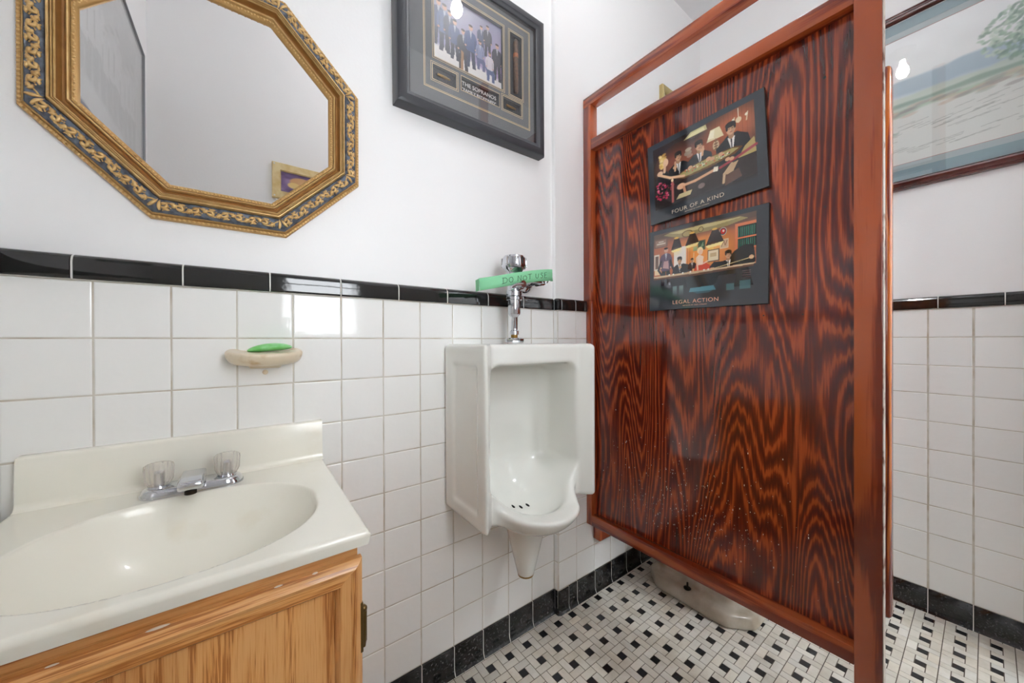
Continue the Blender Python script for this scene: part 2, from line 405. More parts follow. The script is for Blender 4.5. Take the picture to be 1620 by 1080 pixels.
# floor mosaic: blocks of four stone bars pinwheeled round a black dot
fm = M(); U = .0764/3
def slab(x0, x1, y0, y1, col):
    x0 = max(x0, X0); x1 = min(x1, X1); y1 = min(y1, 0.0); y0 = max(y0, Y0)
    if x1-x0 < .004 or y1-y0 < .004: return
    g = .0007; b = .0006; zt = random.uniform(-.00015, .00015)
    V = [(x0+g, y0+g, -.002), (x1-g, y0+g, -.002), (x1-g, y1-g, -.002), (x0+g, y1-g, -.002),
         (x0+g+b, y0+g+b, zt), (x1-g-b, y0+g+b, zt), (x1-g-b, y1-g-b, zt), (x0+g+b, y1-g-b, zt)]
    fm.add(V, [(0, 1, 5, 4), (1, 2, 6, 5), (2, 3, 7, 6), (3, 0, 4, 7), (4, 5, 6, 7)], col)
def stone():
    t = random.gauss(0, 1); w = random.gauss(0, 1)
    return (224+5*t, 219+5*t+w, 208+5*t+2.5*w)
for i in range(-14, 22):
    for j in range(-1, 18):
        bx = .6381+.0764*i-1.5*U; by = -.0538-.0764*j-1.5*U
        if j == -1:
            # border strip of short bars against the wall
            for q in range(2): slab(bx+q*1.5*U, bx+(q+1)*1.5*U, by, by+3*U, stone())
            continue
        slab(bx, bx+U, by+U, by+3*U, stone()); slab(bx+U, bx+3*U, by+2*U, by+3*U, stone())
        slab(bx+2*U, bx+3*U, by, by+2*U, stone()); slab(bx, bx+2*U, by, by+U, stone())
        k = random.uniform(-8, 8); slab(bx+U, bx+2*U, by+U, by+2*U, (40+k, 40+k, 43+k))
fg = M().box(X0-.1, X1+.1, Y0-.1, .1, -.06, -.001); floor = fg.build('floor', m_fgrout, kind='structure')
fm.build('floor_mosaic', m_floor, floor)
ceil = M().box(X0-.1, X1+.1, Y0-.1, .1, CEIL, CEIL+.06).build('ceiling', m_ceil, kind='structure')

# a wall is described by a map (u, d, z) -> world, d = distance out of the tile face
maps = {'north': lambda u, d, z: (u, -d, z), 'east': lambda u, d, z: (X1-d, u, z),
        'south': lambda u, d, z: (u, Y0+d, z), 'west': lambda u, d, z: (X0+d, u, z)}
def tile(mm, f, u0, u1, z0, z1, col, g=.0016, b=.0022, dd=0, tilt=.0003, gu=0):
    du, dz = random.uniform(-tilt, tilt), random.uniform(-tilt, tilt)
    def pt(u, z, d): return f(u, dd+d+du*(1 if u > (u0+u1)/2 else -1)+dz*(1 if z > (z0+z1)/2 else -1), z)
    R = []
    for ins, d in ((0, -.003), (0, -.0013), (.0007, -.0005), (b, 0)):
        a = g+ins; e = a+gu; R.append([pt(u0+e, z0+a, d), pt(u1-e, z0+a, d), pt(u1-e, z1-a, d), pt(u0+e, z1-a, d)])
    V = sum(R, []); F = []
    for k in range(3):
        for e in range(4): F.append((k*4+e, k*4+(e+1) % 4, k*4+4+(e+1) % 4, k*4+4+e))
    F.append((12, 13, 14, 15)); mm.add(V, F, col)
def white(w=0):
    t = random.gauss(0, 1.2); return (240+t, 240+t, 238+t-w)
def field(f, us, dd=0, gv=0, warm=0):
    mm = M()
    for a, b in zip(us, us[1:]):
        for r in range(10):
            du = random.uniform(-.0004, .0004)
            tile(mm, f, a+du, b+du, ZT-RH*(r+1), ZT-RH*r, white(warm), g=.0014, b=.0022, dd=dd, gu=gv)
    return mm
CAPP = [(-.001, 1.1915), (.006, 1.1915), (.0075, 1.193), (.008, 1.196), (.008, 1.222), (.0072, 1.2275), (.005, 1.2325), (.0015, 1.2360), (-.004, 1.2380), (-.010, 1.2385)]
def cap(f, js, dd=0):
    mm = M()
    for a, b in zip(js, js[1:]):
        V = []
        for u, dn in ((a+.0013, .0012), (a+.0024, 0), (b-.0024, 0), (b-.0013, .0012)):
            for d, z in CAPP: V.append(f(u, dd+d-dn, z-dn*.3))
        n = len(CAPP); F = [(i*n+k, i*n+k+1, (i+1)*n+k+1, (i+1)*n+k) for i in range(3) for k in range(n-1)]
        mm.add(V, F, (22+random.uniform(-3, 3),)*3)
    g = M(); V = []
    for u in (js[0], js[-1]):
        for d, z in CAPP: V.append(f(u, dd+d-.0014, z-.0003))
    n = len(CAPP); g.add(V, [(k, k+1, n+k+1, n+k) for k in range(n-1)])
    return mm, g
BASEP = [(-.001, .0905), (.0035, .0900), (.0045, .0885), (.0045, .022), (.006, .012), (.010, .004), (.0125, 0)]
def baseb(f, js, dd=0):
    mm = M()
    for a, b in zip(js, js[1:]):
        V = []
        for u, dn in ((a+.0012, .001), (a+.0022, 0), (b-.0022, 0), (b-.0012, .001)):
            for d, z in BASEP: V.append(f(u, dd+d-dn, z))
        n = len(BASEP); F = [(i*n+k, i*n+k+1, (i+1)*n+k+1, (i+1)*n+k) for i in range(3) for k in range(n-1)]
        mm.add(V, F, (18, 18, 20))
    g = M(); V = []
    for u in (js[0], js[-1]):
        for d, z in BASEP: V.append(f(u, dd+d-.0016, z))
    n = len(BASEP); g.add(V, [(k, k+1, n+k+1, n+k) for k in range(n-1)])
    return mm, g
def frange(a, b, s):
    r = []
    while a < b-1e-6: r.append(a); a += s
    return r
STEP = .022; XS = .975
# north wall: steps 22 mm into the room right of x = .975
pN = M().prism([(-.10, CEIL+0), (-.10, 0), (-.345, 0)], 0, 0, 0) if False else M()
poly = [(X0-.1, .1), (X0-.1, .008), (XS-.006, .008), (XS-.006+.004, .006), (XS-.001, 0), (XS-.001+.001, -.004), (XS+.003, -.008), (X1+.1, -.008), (X1+.1, .1)]
pN.prism(poly, 2, ZT+.03, CEIL)
pN.prism([(X0-.1, .1), (X0-.1, .003), (XS+.004, .003), (XS+.004, .003-STEP), (X1+.1, .003-STEP), (X1+.1, .1)], 2, 0, ZT+.03)
wn = pN.build('wall_north', m_wall, kind='structure')
usL = [X0]+[-.2346+P*k for k in range(0, 12)]; usL[-1] = .9745
usR = [1.079+.1098*k for k in range(0, 10)]+[X1]
ftN = field(maps['north'], usL)
ftN2 = field(maps['north'], usR, dd=STEP)
# corner tiles with a rounded outside edge
cp = [(.0, .000), (.0, .010), (.0008, .016), (.0032, .0198), (.0072, .0218), (.011, .022)]
def corner(mm, z0, z1, prof, u1, col, zz=None):
    V = []
    for z, ins in ((z0, .0015), (z0+.002, 0), (z1-.002, 0), (z1, .0015)):
        for du, d in prof: V.append((XS+du+(ins*.5), -(d-ins), z))
        V.append((u1-.0016, -(prof[-1][1]-ins), z))
    n = len(prof)+1
    mm.add(V, [(i*n+k, i*n+k+1, (i+1)*n+k+1, (i+1)*n+k) for i in range(3) for k in range(n-1)], col)
for r in range(10): corner(ftN2, ZT-RH*(r+1)+.0014, ZT-RH*r-.0014, cp, 1.079, white())
ftN.v += []; base = len(ftN.v); ftN.v += ftN2.v; ftN.f += [tuple(i+base for i in f) for f in ftN2.f]; ftN.c += ftN2.c
ftN.build('white_tiles', m_tile, wn, 12)
gN = M().box(X0, XS+.001, .0012, .0022, 0, ZT).box(XS+.003, X1, -STEP+.0012, -STEP+.0022, 0, ZT).box(XS+.0014, XS+.0024, -STEP+.004, .001, 0, ZT)
gN.build('tile_grout', m_grout, wn)
jL = [X0, -.259, -.106, .047, .202, .356, .511, .664, .819, .9725]
jR = [.992, 1.071, 1.149, 1.30, 1.452, 1.605, 1.757, 1.91, 2.06, X1]
cN, cG = cap(maps['north'], jL); cN2, cG2 = cap(maps['north'], jR, STEP)
# small rounded corner piece of the cap
V = []; prof = [(.0, .004), (.0, .012), (.001, .022), (.0045, .0285), (.010, .0300), (.016, .0300)]
for zz, sh in ((1.1915, 0), (1.222, 0), (1.2275, .0008), (1.2325, .003), (1.236, .0065), (1.238, .012)):
    for du, d in prof: V.append((XS-.0015+du+sh*.4, -max(d-sh, -.008), zz))
n = len(prof); cN2.add(V, [(i*n+k, i*n+k+1, (i+1)*n+k+1, (i+1)*n+k) for i in range(5) for k in range(n-1)], (24, 24, 26))
for a in (cN2,):
    b = len(cN.v); cN.v += a.v; cN.f += [tuple(i+b for i in f) for f in a.f]; cN.c += a.c
tN = cN.build('trim_1', m_black, None, 13, kind='structure')
V = [(v[0]+.0012, v[1]+.001, v[2]-.0008) for v in V]
cG.add(V, [(i*n+k, i*n+k+1, (i+1)*n+k+1, (i+1)*n+k) for i in range(5) for k in range(n-1)])
cG.v += cG2.v; b = len(cG.v)-len(cG2.v); cG.f += [tuple(i+b for i in f) for f in cG2.f]
cG.build('trim_grout', m_whitegrout, tN)
bL = [X0]+[-.2346+P*k for k in range(0, 12)]; bL[-1] = .975
bN, bG = baseb(maps['north'], bL); bN2, bG2 = baseb(maps['north'], [1.03]+usR, STEP)
V = []; prof = [(.0, .000), (.0, .014), (.001, .020), (.005, .0255), (.011, .0262), (.053, .0265)]
for zz, ex in ((.0905, -.003), (.0885, 0), (.022, 0), (.012, .0015), (.004, .0055), (0, .008)):
    for du, d in prof: V.append((XS+.001+du-ex*(1 if du < .004 else .3 if du < .02 else 0), -(d+ex), zz))
bN2.add(V, [(i*6+k, i*6+k+1, (i+1)*6+k+1, (i+1)*6+k) for i in range(5) for k in range(5)], (18, 18, 20))
b = len(bN.v); bN.v += bN2.v; bN.f += [tuple(i+b for i in f) for f in bN2.f]; bN.c = []
bo = bN.build('baseboard_north', m_base, None, 40, kind='structure')
b = len(bG.v); bG.v += bG2.v; bG.f += [tuple(i+b for i in f) for f in bG2.f]
bG.build('baseboard_grout', m_whitegrout, bo)

def plain_wall(side, us, js, slabs, tn):
    w = M()
    for s in slabs: w.box(*s)
    wo = w.build('wall_'+side, m_wall, kind='structure')
    f = maps[side]; field(f, us, gv=.0013 if side == 'east' else 0).build('white_tiles', m_tile, wo, 12)
    c, g = cap(f, js); t = c.build('trim_%d' % tn, m_black, None, 13, kind='structure'); g.build('trim_grout', m_whitegrout, t)
    bb, g = baseb(f, us); bb.c = []; t = bb.build('baseboard_'+side, m_base, None, 40, kind='structure'); g.build('baseboard_grout', m_whitegrout, t)
    return wo
usE = sorted([-.8873+P*k for k in range(-3, 8)]+[-STEP, Y0]); usE = [u for u in usE if Y0 <= u <= -STEP]
jE = sorted([-.913+.152*k for k in range(-2, 6)]+[-STEP, Y0]); jE = [u for u in jE if Y0 <= u <= -STEP]
we = plain_wall('east', usE, jE, [(X1+.008, X1+.1, Y0-.1, .1, ZT, CEIL), (X1+.003, X1+.1, Y0-.1, .1, 0, ZT)], 2)
M().box(X1+.0012, X1+.0025, Y0, -STEP, 0, ZT).build('tile_grout', m_grout, we)
usW = sorted([-P*k for k in range(0, 12)]+[Y0]); jW = sorted([-.152*k for k in range(0, 9)]+[Y0])
ww = plain_wall('west', usW, jW, [(X0-.1, X0-.008, Y0-.1, .1, ZT, CEIL), (X0-.1, X0-.003, Y0-.1, .1, 0, ZT)], 3)
M().box(X0-.0025, X0-.0012, Y0, 0, 0, ZT).build('tile_grout', m_grout, ww)
# south wall (behind the camera) with its window opening
wx0, wx1, wz0, wz1 = WIN
dx0_, dx1_, dzt = 1.12, 1.92, 2.03      # added doorway, lets light from the added hall into the room
s = M().box(X0-.1, wx0, Y0-.1, Y0-.003, 0, CEIL).box(wx1, dx0_, Y0-.1, Y0-.003, 0, CEIL).box(wx0, wx1, Y0-.1, Y0-.003, 0, wz0).box(wx0, wx1, Y0-.1, Y0-.003, wz1, CEIL)
s.box(dx0_, dx1_, Y0-.1, Y0-.003, dzt, CEIL).box(dx1_, X1+.1, Y0-.1, Y0-.003, 0, CEIL)
ws = s.build('wall_south', m_wall, kind='structure')
dj = M().box(dx0_-.07, dx0_+.012, Y0-.105, Y0+.012, 0, dzt+.07, .003).box(dx1_-.012, dx1_+.07, Y0-.105, Y0+.012, 0, dzt+.07, .003).box(dx0_+.012, dx1_-.012, Y0-.105, Y0+.012, dzt-.012, dzt+.07, .003)
dj.build('added_door_1', m_windowframe, kind='structure')  # frame of the added doorway
hx0, hx1, hy0, hy1, hz = .95, 2.60, -2.75, Y0-.1, 2.6
M().box(hx0-.1, hx0, hy0, hy1, 0, hz).box(hx1, hx1+.1, hy0, hy1, 0, hz).box(hx0-.1, hx1+.1, hy0-.1, hy0, 0, hz).box(X1+.1, hx1+.1, hy1, hy1+.1, 0, hz).build('wall_added_hall', m_wall, kind='structure')  # unseen hall, added to carry light in through the doorway
M().box(hx0-.1, hx1+.1, hy0-.1, hy1, hz, hz+.06).build('ceiling_added_hall', m_ceil, kind='structure')
M().box(hx0-.1, hx1+.1, hy0-.1, hy1+.0, -.06, -.001).build('floor_added_hall', mat('added_hall_floor_paint', (176, 172, 166), .4), kind='structure')
hl_ = thing('ceiling_light', (1.50, -1.95, hz), 'added globe light in an unseen added hall, brightening the lower right of the room', 'ceiling light')  # extra lamp, added to brighten the lower right through the doorway
M().lathe([(.070, 0), (.070, -.008), (.060, -.018), (.050, -.022)], (1.50, -1.95, hz)).build('lamp_holder', m_socket, hl_, 40)
M().lathe([(.048, -.022), (.062, -.040), (.074, -.065), (.078, -.092), (.072, -.120), (.054, -.145), (.030, -.158), (.002, -.162)], (1.50, -1.95, hz)).build('globe', m_added_hall, hl_, 60)
sm = M()
for k in range(0, 23):
    a, b = X0+P*k, min(X0+P*(k+1), X1)
    for r in range(10):
        z0, z1 = ZT-RH*(r+1), ZT-RH*r
        if b > wx0-.02 and a < wx1+.02 and z1 > wz0-.02: continue
        if b > dx0_-.06 and a < dx1_+.06: continue
        tile(sm, maps['south'], a, b, z0, z1, white())
sm.build('white_tiles', m_tile, ws, 30)
wf = M()
for a in ((wx0-.03, wx0+.02), (wx1-.02, wx1+.03)): wf.box(a[0], a[1], Y0-.09, Y0+.016, wz0-.03, wz1+.03, .003)
for a in ((wz0-.03, wz0+.02), (wz1-.02, wz1+.03), ((wz0+wz1)/2-.012, (wz0+wz1)/2+.012)): wf.box(wx0+.02, wx1-.02, Y0-.09, Y0+.014, a[0], a[1], .003)
wo = wf.build('window_1', m_windowframe, kind='structure')
M().box(wx0+.01, wx1-.01, Y0-.05, Y0-.046, wz0+.01, wz1-.01).build('window_pane', m_pane, wo)

# ------------------------------------------------------------------ ceiling light
cl = thing('ceiling_light', (.89, -.70, CEIL), 'bare glowing bulb in a round white ceiling holder, seen reflected in the glazed pictures', 'ceiling light')
M().lathe([(.062, 0), (.062, -.006), (.055, -.014), (.045, -.020), (.026, -.034), (.024, -.056)], (.89, -.70, CEIL)).build('lamp_holder', m_socket, cl, 40)
M().lathe([(.013, -.056), (.0135, -.070), (.017, -.085), (.026, -.105), (.030, -.125), (.028, -.143), (.018, -.158), (.004, -.163)], (.89, -.70, CEIL)).build('bulb', m_bulb, cl, 60)

# ------------------------------------------------------------------ octagonal mirror
MC = (-.037, .008, 1.6125); AP = .2855
mi = thing('wall_mirror', (MC[0], MC[1], MC[2]-AP), 'octagonal mirror in a carved gold and slate frame above the sink', 'mirror')
def octp(w, d):
    R_ = (AP-w)/math.cos(PI/8)
    return [(MC[0]+R_*math.cos(PI/8+PI/4*k), MC[1]-d, MC[2]+R_*math.sin(PI/8+PI/4*k)) for k in range(8)]
def octring(prof, closed=False):
    mm = M(); V = []
    for w, d in prof: V += octp(w, d)
    n = len(prof)
    mm.add(V, [(i*8+k, i*8+(k+1) % 8, (i+1)*8+(k+1) % 8, (i+1)*8+k) for i in range(n-1) for k in range(8)]); return mm
og = octring([(0, 0), (0, .008), (.0012, .0105), (.0035, .0115), (.006, .0112), (.0075, .010), (.0078, .0155), (.0095, .018), (.0105, .0175)])
og.build('outer_moulding', m_golddark, mi, 35)
def sidept(k, s, w, d):
    a = PI/4*(k+1); n = Vector((math.cos(a), 0, math.sin(a))); t = Vector((-math.sin(a), 0, math.cos(a)))
    return Vector(MC)+n*(AP-w)+t*s+Vector((0, -d, 0))
bd = M()
for k in range(8):
    hl = (AP-.004)*math.tan(PI/8); nb = 30
    for i in range(nb):
        s_ = -hl+(i+.5)*2*hl/nb; p = sidept(k, s_, .0036, .0112)
        a = PI/4*(k+1)
        c = M().ball((0, 0, 0), 1, (.0032, .0016, .0024), 7, 5)
        rot = Matrix.Rotation(-a-.5, 3, 'Y')
        bd.add([rot @ Vector(v)+p for v in c.v], c.f)
bd.build('outer_beading', m_gold, mi, 80)
band = octring([(.0105, .0165), (.013, .0205), (.018, .0245), (.025, .0268), (.031, .0268), (.0355, .0255), (.0375, .022)])
bo_ = band.build('slate_band', m_slate, mi, 50)
def comma(mm, p0, ang, L, curl, r, k, dome=.0):
    """tapered leaf stroke: p0=(s,w), heading ang, length L, total turn curl"""
    pts = []; rr = []; s_, w_ = p0; n = 7
    for i in range(n+1):
        t = i/n
        d = .0262-.9*abs(w_-.024)**1.5*1.2+.0012*math.sin(PI*t)
        pts.append(sidept(k, s_, w_, d)); rr.append(max(.0004, 1.95*r*math.sin(PI*(.12+.86*t))**.8*(1-.25*t)))
        ang += curl/n; s_ += math.cos(ang)*L/n; w_ += math.sin(ang)*L/n
    mm.tube(pts, rr, 6)
sc = M(); rnd = random.Random(3)
for k in range(8):
    hl = (AP-.024)*math.tan(PI/8)-.006; T = .0485
    vine = []
    for i in range(41):
        s_ = -hl+i*2*hl/40; w_ = .0238+.0072*math.sin(2*PI*(s_+hl)/T)
        vine.append(sidept(k, s_, w_, .0262))
    sc.tube(vine, .0017, 6)
    nn = int(round(4*hl/T))
    for q in range(nn):
        s0 = -hl+q*T/2+T/4; up = 1 if q % 2 == 0 else -1
        w0 = .0238+up*.0068
        # scroll curling back over the vine, then leaves along it
        comma(sc, (s0-.004, w0), -up*.2, .024, -up*4.2, .0019, k)
        comma(sc, (s0-.010, .0238+up*.002), up*.9, .012, -up*1.5, .0021, k)
        comma(sc, (s0+.003, w0-up*.001), up*.1, .013, -up*1.3, .0022, k)
        comma(sc, (s0+.006, .0238), -up*.2, .012, up*1.8, .0019, k)
        comma(sc, (s0-.005, .0238-up*.004), -up*1.1, .010, up*1.4, .0018, k)
        comma(sc, (s0+.001, .0238-up*.007), up*2.6, .011, up*1.6, .0016, k)
        comma(sc, (s0+.010, .0238+up*.008), -up*2.4, .009, up*1.2, .0016, k)
        for e in range(3):
            p = sidept(k, s0-.001+e*.0028, .0238-up*(.001+.0012*e), .0272); sc.ball(p, .0015, n=6, m=4)
    comma(sc, (hl, .014), 1.3, .022, .5, .002, k); comma(sc, (-hl, .014), 1.8, .022, -.5, .002, k)
sc.build('scrollwork', m_gold, bo_, 80)
octring([(.0375, .022), (.0385, .029), (.0400, .0325), (.0415, .0330), (.0428, .0315), (.0432, .0255), (.0436, .0255), (.0441, .0300), (.0450, .0308), (.0459, .0298), (.0464, .0250), (.0468, .0250), (.0474, .0285), (.0485, .0290), (.0498, .0270)]).build('ridged_moulding', m_gold, mi, 28)
octring([(.0498, .0270), (.0503, .0235), (.0515, .0190), (.0540, .0152), (.0575, .0140), (.0592, .0150)]).build('cove_moulding', m_cove, mi, 35)
octring([(.0592, .0150), (.0600, .0205), (.0615, .0222), (.0632, .0212), (.0642, .0180), (.0650, .0150)]).build('ridged_moulding', m_gold, mi, 28)
im = octring([(.0650, .0165), (.0660, .0182), (.0690, .0180), (.0720, .0155), (.0740, .013), (.0745, .0085)])
im.build('inner_moulding', m_golddark, mi, 35)
ib = M()
for k in range(8):
    hl = (AP-.068)*math.tan(PI/8); nb = 30
    for i in range(nb):
        s_ = -hl+(i+.5)*2*hl/nb; p = sidept(k, s_, .0685+.0008*(-1)**i, .0178); c = M().ball((0, 0, 0), 1, (.0026, .0013, .0018), 6, 4)
        rot = Matrix.Rotation(-PI/4*(k+1)+(.6 if i % 2 else -.6), 3, 'Y'); ib.add([rot @ Vector(v)+p for v in c.v], c.f)
ib.build('inner_beading', m_gold, mi, 80)
mg = M(); mg.add(octp(.0735, .0095), [tuple(range(8))]); mg.add(octp(.0735, .002), [tuple(range(8))]); mg.build('mirror_glass', m_mirror, mi)

# ------------------------------------------------------------------ framed pictures
def frame_ring(mm, f, u0, u1, v0, v1, prof):
    """prof (inset, height): mitred rectangular moulding; f(u,v,h)->world"""
    V = []
    for w, h in prof: V += [f(u0+w, v0+w, h), f(u1-w, v0+w, h), f(u1-w, v1-w, h), f(u0+w, v1-w, h)]
    n = len(prof); mm.add(V, [(i*4+k, i*4+(k+1) % 4, (i+1)*4+(k+1) % 4, (i+1)*4+k) for i in range(n-1) for k in range(4)]); return mm
def quadbox(mm, f, u0, u1, v0, v1, h0, h1):
    V = [f(u, v, h) for h in (h0, h1) for u, v in ((u0, v0), (u1, v0), (u1, v1), (u0, v1))]
    mm.add(V, [(0, 1, 2, 3), (4, 5, 6, 7), (0, 1, 5, 4), (1, 2, 6, 5), (2, 3, 7, 6), (3, 0, 4, 7)]); return mm
def lines(mm, f, u0, u1, v0, v1, w, h):
    for a in ((u0, u1, v0, v0+w), (u0, u1, v1-w, v1), (u0, u0+w, v0+w, v1-w), (u1-w, u1, v0+w, v1-w)): quadbox(mm, f, *a, h, h+.0004)
    return mm

# shadow box on the north wall
sb = thing('framed_photograph', (.6255, .008, 1.76), 'black framed shadow box with a group photo and a cigar, white wall above the urinal', 'picture')
fN = lambda u, v, h: (u, .008-h, v)
frame_ring(M(), fN, .345, .906, 1.760, 2.256, [(0, 0), (0, .030), (.003, .036), (.012, .040), (.026, .040), (.030, .037), (.036, .036), (.040, .033), (.040, .018)]).build('frame', m_bframe, sb, 30)
# mat board with its cut openings: strips around them
U0, U1, V0, V1 = .384, .868, 1.799, 2.218
ops = [(.469, .726, 1.947, 2.164), (.757, .810, 1.945, 2.164), (.463, .543, 1.877, 1.921), (.562, .709, 1.882, 1.925), (.726, .806, 1.883, 1.926)]
def cutboard(mm, f, U0, U1, V0, V1, ops, h0, h1):
    us = sorted({U0, U1, *[o[0] for o in ops], *[o[1] for o in ops]}); vs = sorted({V0, V1, *[o[2] for o in ops], *[o[3] for o in ops]})
    for a, b in zip(us, us[1:]):
        for c, d in zip(vs, vs[1:]):
            mu, mv = (a+b)/2, (c+d)/2
            if any(o[0] < mu < o[1] and o[2] < mv < o[3] for o in ops): continue
            mm.add([f(a, c, h1), f(b, c, h1), f(b, d, h1), f(a, d, h1)], [(0, 1, 2, 3)])
    for o in ops:
        V = [f(u, v, h) for h in (h1, h0) for u, v in ((o[0], o[2]), (o[1], o[2]), (o[1], o[3]), (o[0], o[3]))]
        mm.add(V, [(0, 1, 5, 4), (1, 2, 6, 5), (2, 3, 7, 6), (3, 0, 4, 7)])
    return mm
cutboard(M(), fN, U0, U1, V0, V1, ops, .010, .020).build('mat_board', m_graymat, sb)
quadbox(M(), fN, U0, U1, V0, V1, .004, .0095).build('backing_board', m_darkbox, sb)
gl = M(); lines(gl, fN, .433, .847, 1.845, 2.201, .0022, .020); lines(gl, fN, .4375, .8425, 1.8495, 2.1965, .0012, .020)
for o in ops:
    if o[2] == 1.882: lines(gl, fN, o[0]-.0025, o[1]+.0025, o[2]-.0025, o[3]+.0025, .0014, .020)
    else:
        lines(gl, fN, o[0]-.0025, o[1]+.0025, o[2]-.0025, o[3]+.0025, .0018, .020)
        lines(gl, fN, o[0]-.0075, o[1]+.0075, o[2]-.0075, o[3]+.0075, .0013, .020)
gl.build('gold_lines', m_goldline, sb)
def person(c, u, v, s, coat, legs, skin=(206, 160, 136), hair=(52, 40, 36), lean=0, seated=False):
    """small printed figure standing or sitting at u, v (feet) with height s"""
    k = s/c.asp*1.12; X = lambda q: u+q*k; Y = lambda q: v+q*s
    if seated:
        c.poly([(X(-.10), Y(0)), (X(-.12), Y(.30)), (X(-.16), Y(.42)), (X(.12), Y(.42)), (X(.20), Y(.30)), (X(.17), Y(0)), (X(.08), Y(0)), (X(.08), Y(.22)), (X(0), Y(.24)), (X(-.02), Y(0))], legs)
    else:
        c.poly([(X(-.11), Y(0)), (X(-.09), Y(.5)), (X(.09), Y(.5)), (X(.12), Y(0)), (X(.04), Y(0)), (X(0), Y(.40)), (X(-.03), Y(0))], legs)
    c.poly([(X(-.09), Y(.38)), (X(-.15), Y(.48)), (X(-.15), Y(.70)), (X(-.11), Y(.80)), (X(-.03), Y(.84)), (X(.03), Y(.84)), (X(.11), Y(.80)), (X(.15), Y(.68)), (X(.15), Y(.48)), (X(.09), Y(.38))], coat)
    sh = tuple(max(0, q*.72) for q in coat); c.line([(X(-.10), Y(.44)), (X(-.10), Y(.68))], .012*s, sh, .8); c.line([(X(.10), Y(.44)), (X(.10), Y(.66))], .012*s, sh, .8)
    c.poly([(X(-.025), Y(.84)), (X(.03), Y(.84)), (X(.005), Y(.66))], (214, 214, 220), .8)
    c.ell(X(.005), Y(.915), .048*k*1.0, .062*s, skin); c.ell(X(.0), Y(.962), .050*k, .028*s, hair)
    c.ell(X(-.12), Y(.47), .022*k, .022*s, skin); c.ell(X(.12), Y(.46), .022*k, .022*s, skin)
def bust(c, u, v, s, coat, skin=(208, 160, 124), hair=(36, 26, 22), turn=0):
    """seated head and shoulders; v is the head's centre, s the head height"""
    k = s/c.asp; X = lambda q: u+q*k; Y = lambda q: v+q*s
    c.poly([(X(-1.25), Y(-2.6)), (X(-1.2), Y(-1.2)), (X(-.55), Y(-.72)), (X(.55), Y(-.72)), (X(1.2), Y(-1.2)), (X(1.25), Y(-2.6))], coat)
    c.poly([(X(-.28), Y(-.70)), (X(.28), Y(-.70)), (X(.06), Y(-2.1))], (226, 220, 212)); c.poly([(X(-.05), Y(-.85)), (X(.05), Y(-.85)), (X(.06), Y(-1.9)), (X(-.02), Y(-1.9))], (30, 26, 26))
    c.ell(X(0), Y(-.55), .22*k, .3*s, tuple(q*.8 for q in skin)); c.ell(u, v, .36*k, .50*s, skin); c.ell(X(.16+turn), Y(-.05), .16*k, .34*s, tuple(q*.82 for q in skin), op=.7, soft=.6)
    c.ell(X(-.02), Y(.36), .40*k, .24*s, hair); c.ell(X(-.30), Y(.15), .10*k, .26*s, hair); c.ell(X(.31), Y(.15), .09*k, .24*s, hair)
    c.ell(X(-.12), Y(.02), .06*k, .035*s, (50, 34, 28)); c.ell(X(.12), Y(.02), .06*k, .035*s, (50, 34, 28)); c.ell(X(0), Y(-.27), .10*k, .03*s, (150, 84, 70))
ph = Canvas(190, 160, (150, 150, 170))
ph.a += (ph.noise(10, (4, 4), 2))[..., None]; ph.a[..., 2] += 22*(1-ph.V)+8*ph.U; ph.a[..., 0] += 40*(ph.U)*(1-ph.V)
fl = np.clip((.24+.05*np.sin(ph.U*5)-ph.V)/.06, 0, 1); ph.mix(fl, (232, 228, 226))
for g_ in ((.07, .22, .66, (58, 66, 104), (38, 42, 64)), (.15, .16, .70, (82, 98, 140), (40, 46, 70)), (.22, .19, .62, (50, 56, 84), (34, 38, 56)), (.29, .12, .60, (58, 72, 116), (34, 38, 58)), (.41, .03, .62, (44, 48, 66), (32, 34, 46)), (.52, .12, .66, (56, 74, 126), (36, 44, 74)), (.68, .40, .46, (72, 78, 108), (52, 58, 84)), (.78, .42, .50, (60, 58, 74), (42, 44, 60)), (.93, .12, .60, (48, 48, 60), (34, 36, 48))): person(ph, *g_)
ph.poly([(.37, .03), (.41, .03), (.415, .30), (.38, .32)], (162, 118, 78))
person(ph, .66, .16, .46, (132, 140, 178), (84, 88, 130), seated=True); person(ph, .81, .06, .46, (214, 204, 212), (74, 90, 136), hair=(120, 80, 56), seated=True)
ph.a = ph.a*.92+10
ph.build('group_photo', fN(.4695, 1.9475, .0105), (.2562, 0, 0), (0, 0, .216), m_print, sb)
cg = M(); cx = .7835
cg.tube([(cx, .008-.0185, z) for z in (1.957, 1.960, 1.975, 2.05, 2.12, 2.135, 2.146, 2.150)], [.004, .0078, .0086, .0090, .0086, .008, .0055, .002], 14)
cgo = cg.build('cigar', m_cigar, sb, 60); M().tube([(cx, .008-.0185, 2.082), (cx, .008-.0185, 2.096)], .0094, 14).build('cigar_band', m_band, cgo, 60)
for bx in (.503, .766):
    q = M(); z = 1.8995 if bx < .6 else 1.904
    q.tube([(bx-.022, -.006, z), (bx-.021, -.006, z), (bx+.008, -.006, z), (bx+.010, -.006, z), (bx+.018, -.006, z), (bx+.022, -.006, z)], [.0036, .0042, .0042, .0034, .0030, .0008], 12)
    q.build('bullet', m_brass, sb, 50)
text('title_lettering', 'THE SOPRANOS', .0180, (.6355, -.0022, 1.9060), (1, 0, 0), (0, 0, 1), m_whitetext, sb, spacing=1.0, sx=1.04)
text('title_lettering', '"FAMILY REDEFINED"', .0135, (.6355, -.0022, 1.8885), (1, 0, 0), (0, 0, 1), m_whitetext, sb, sx=1.06)
quadbox(M(), fN, U0, U1, V0, V1, .030, .0318).build('picture_glass', m_pane, sb)
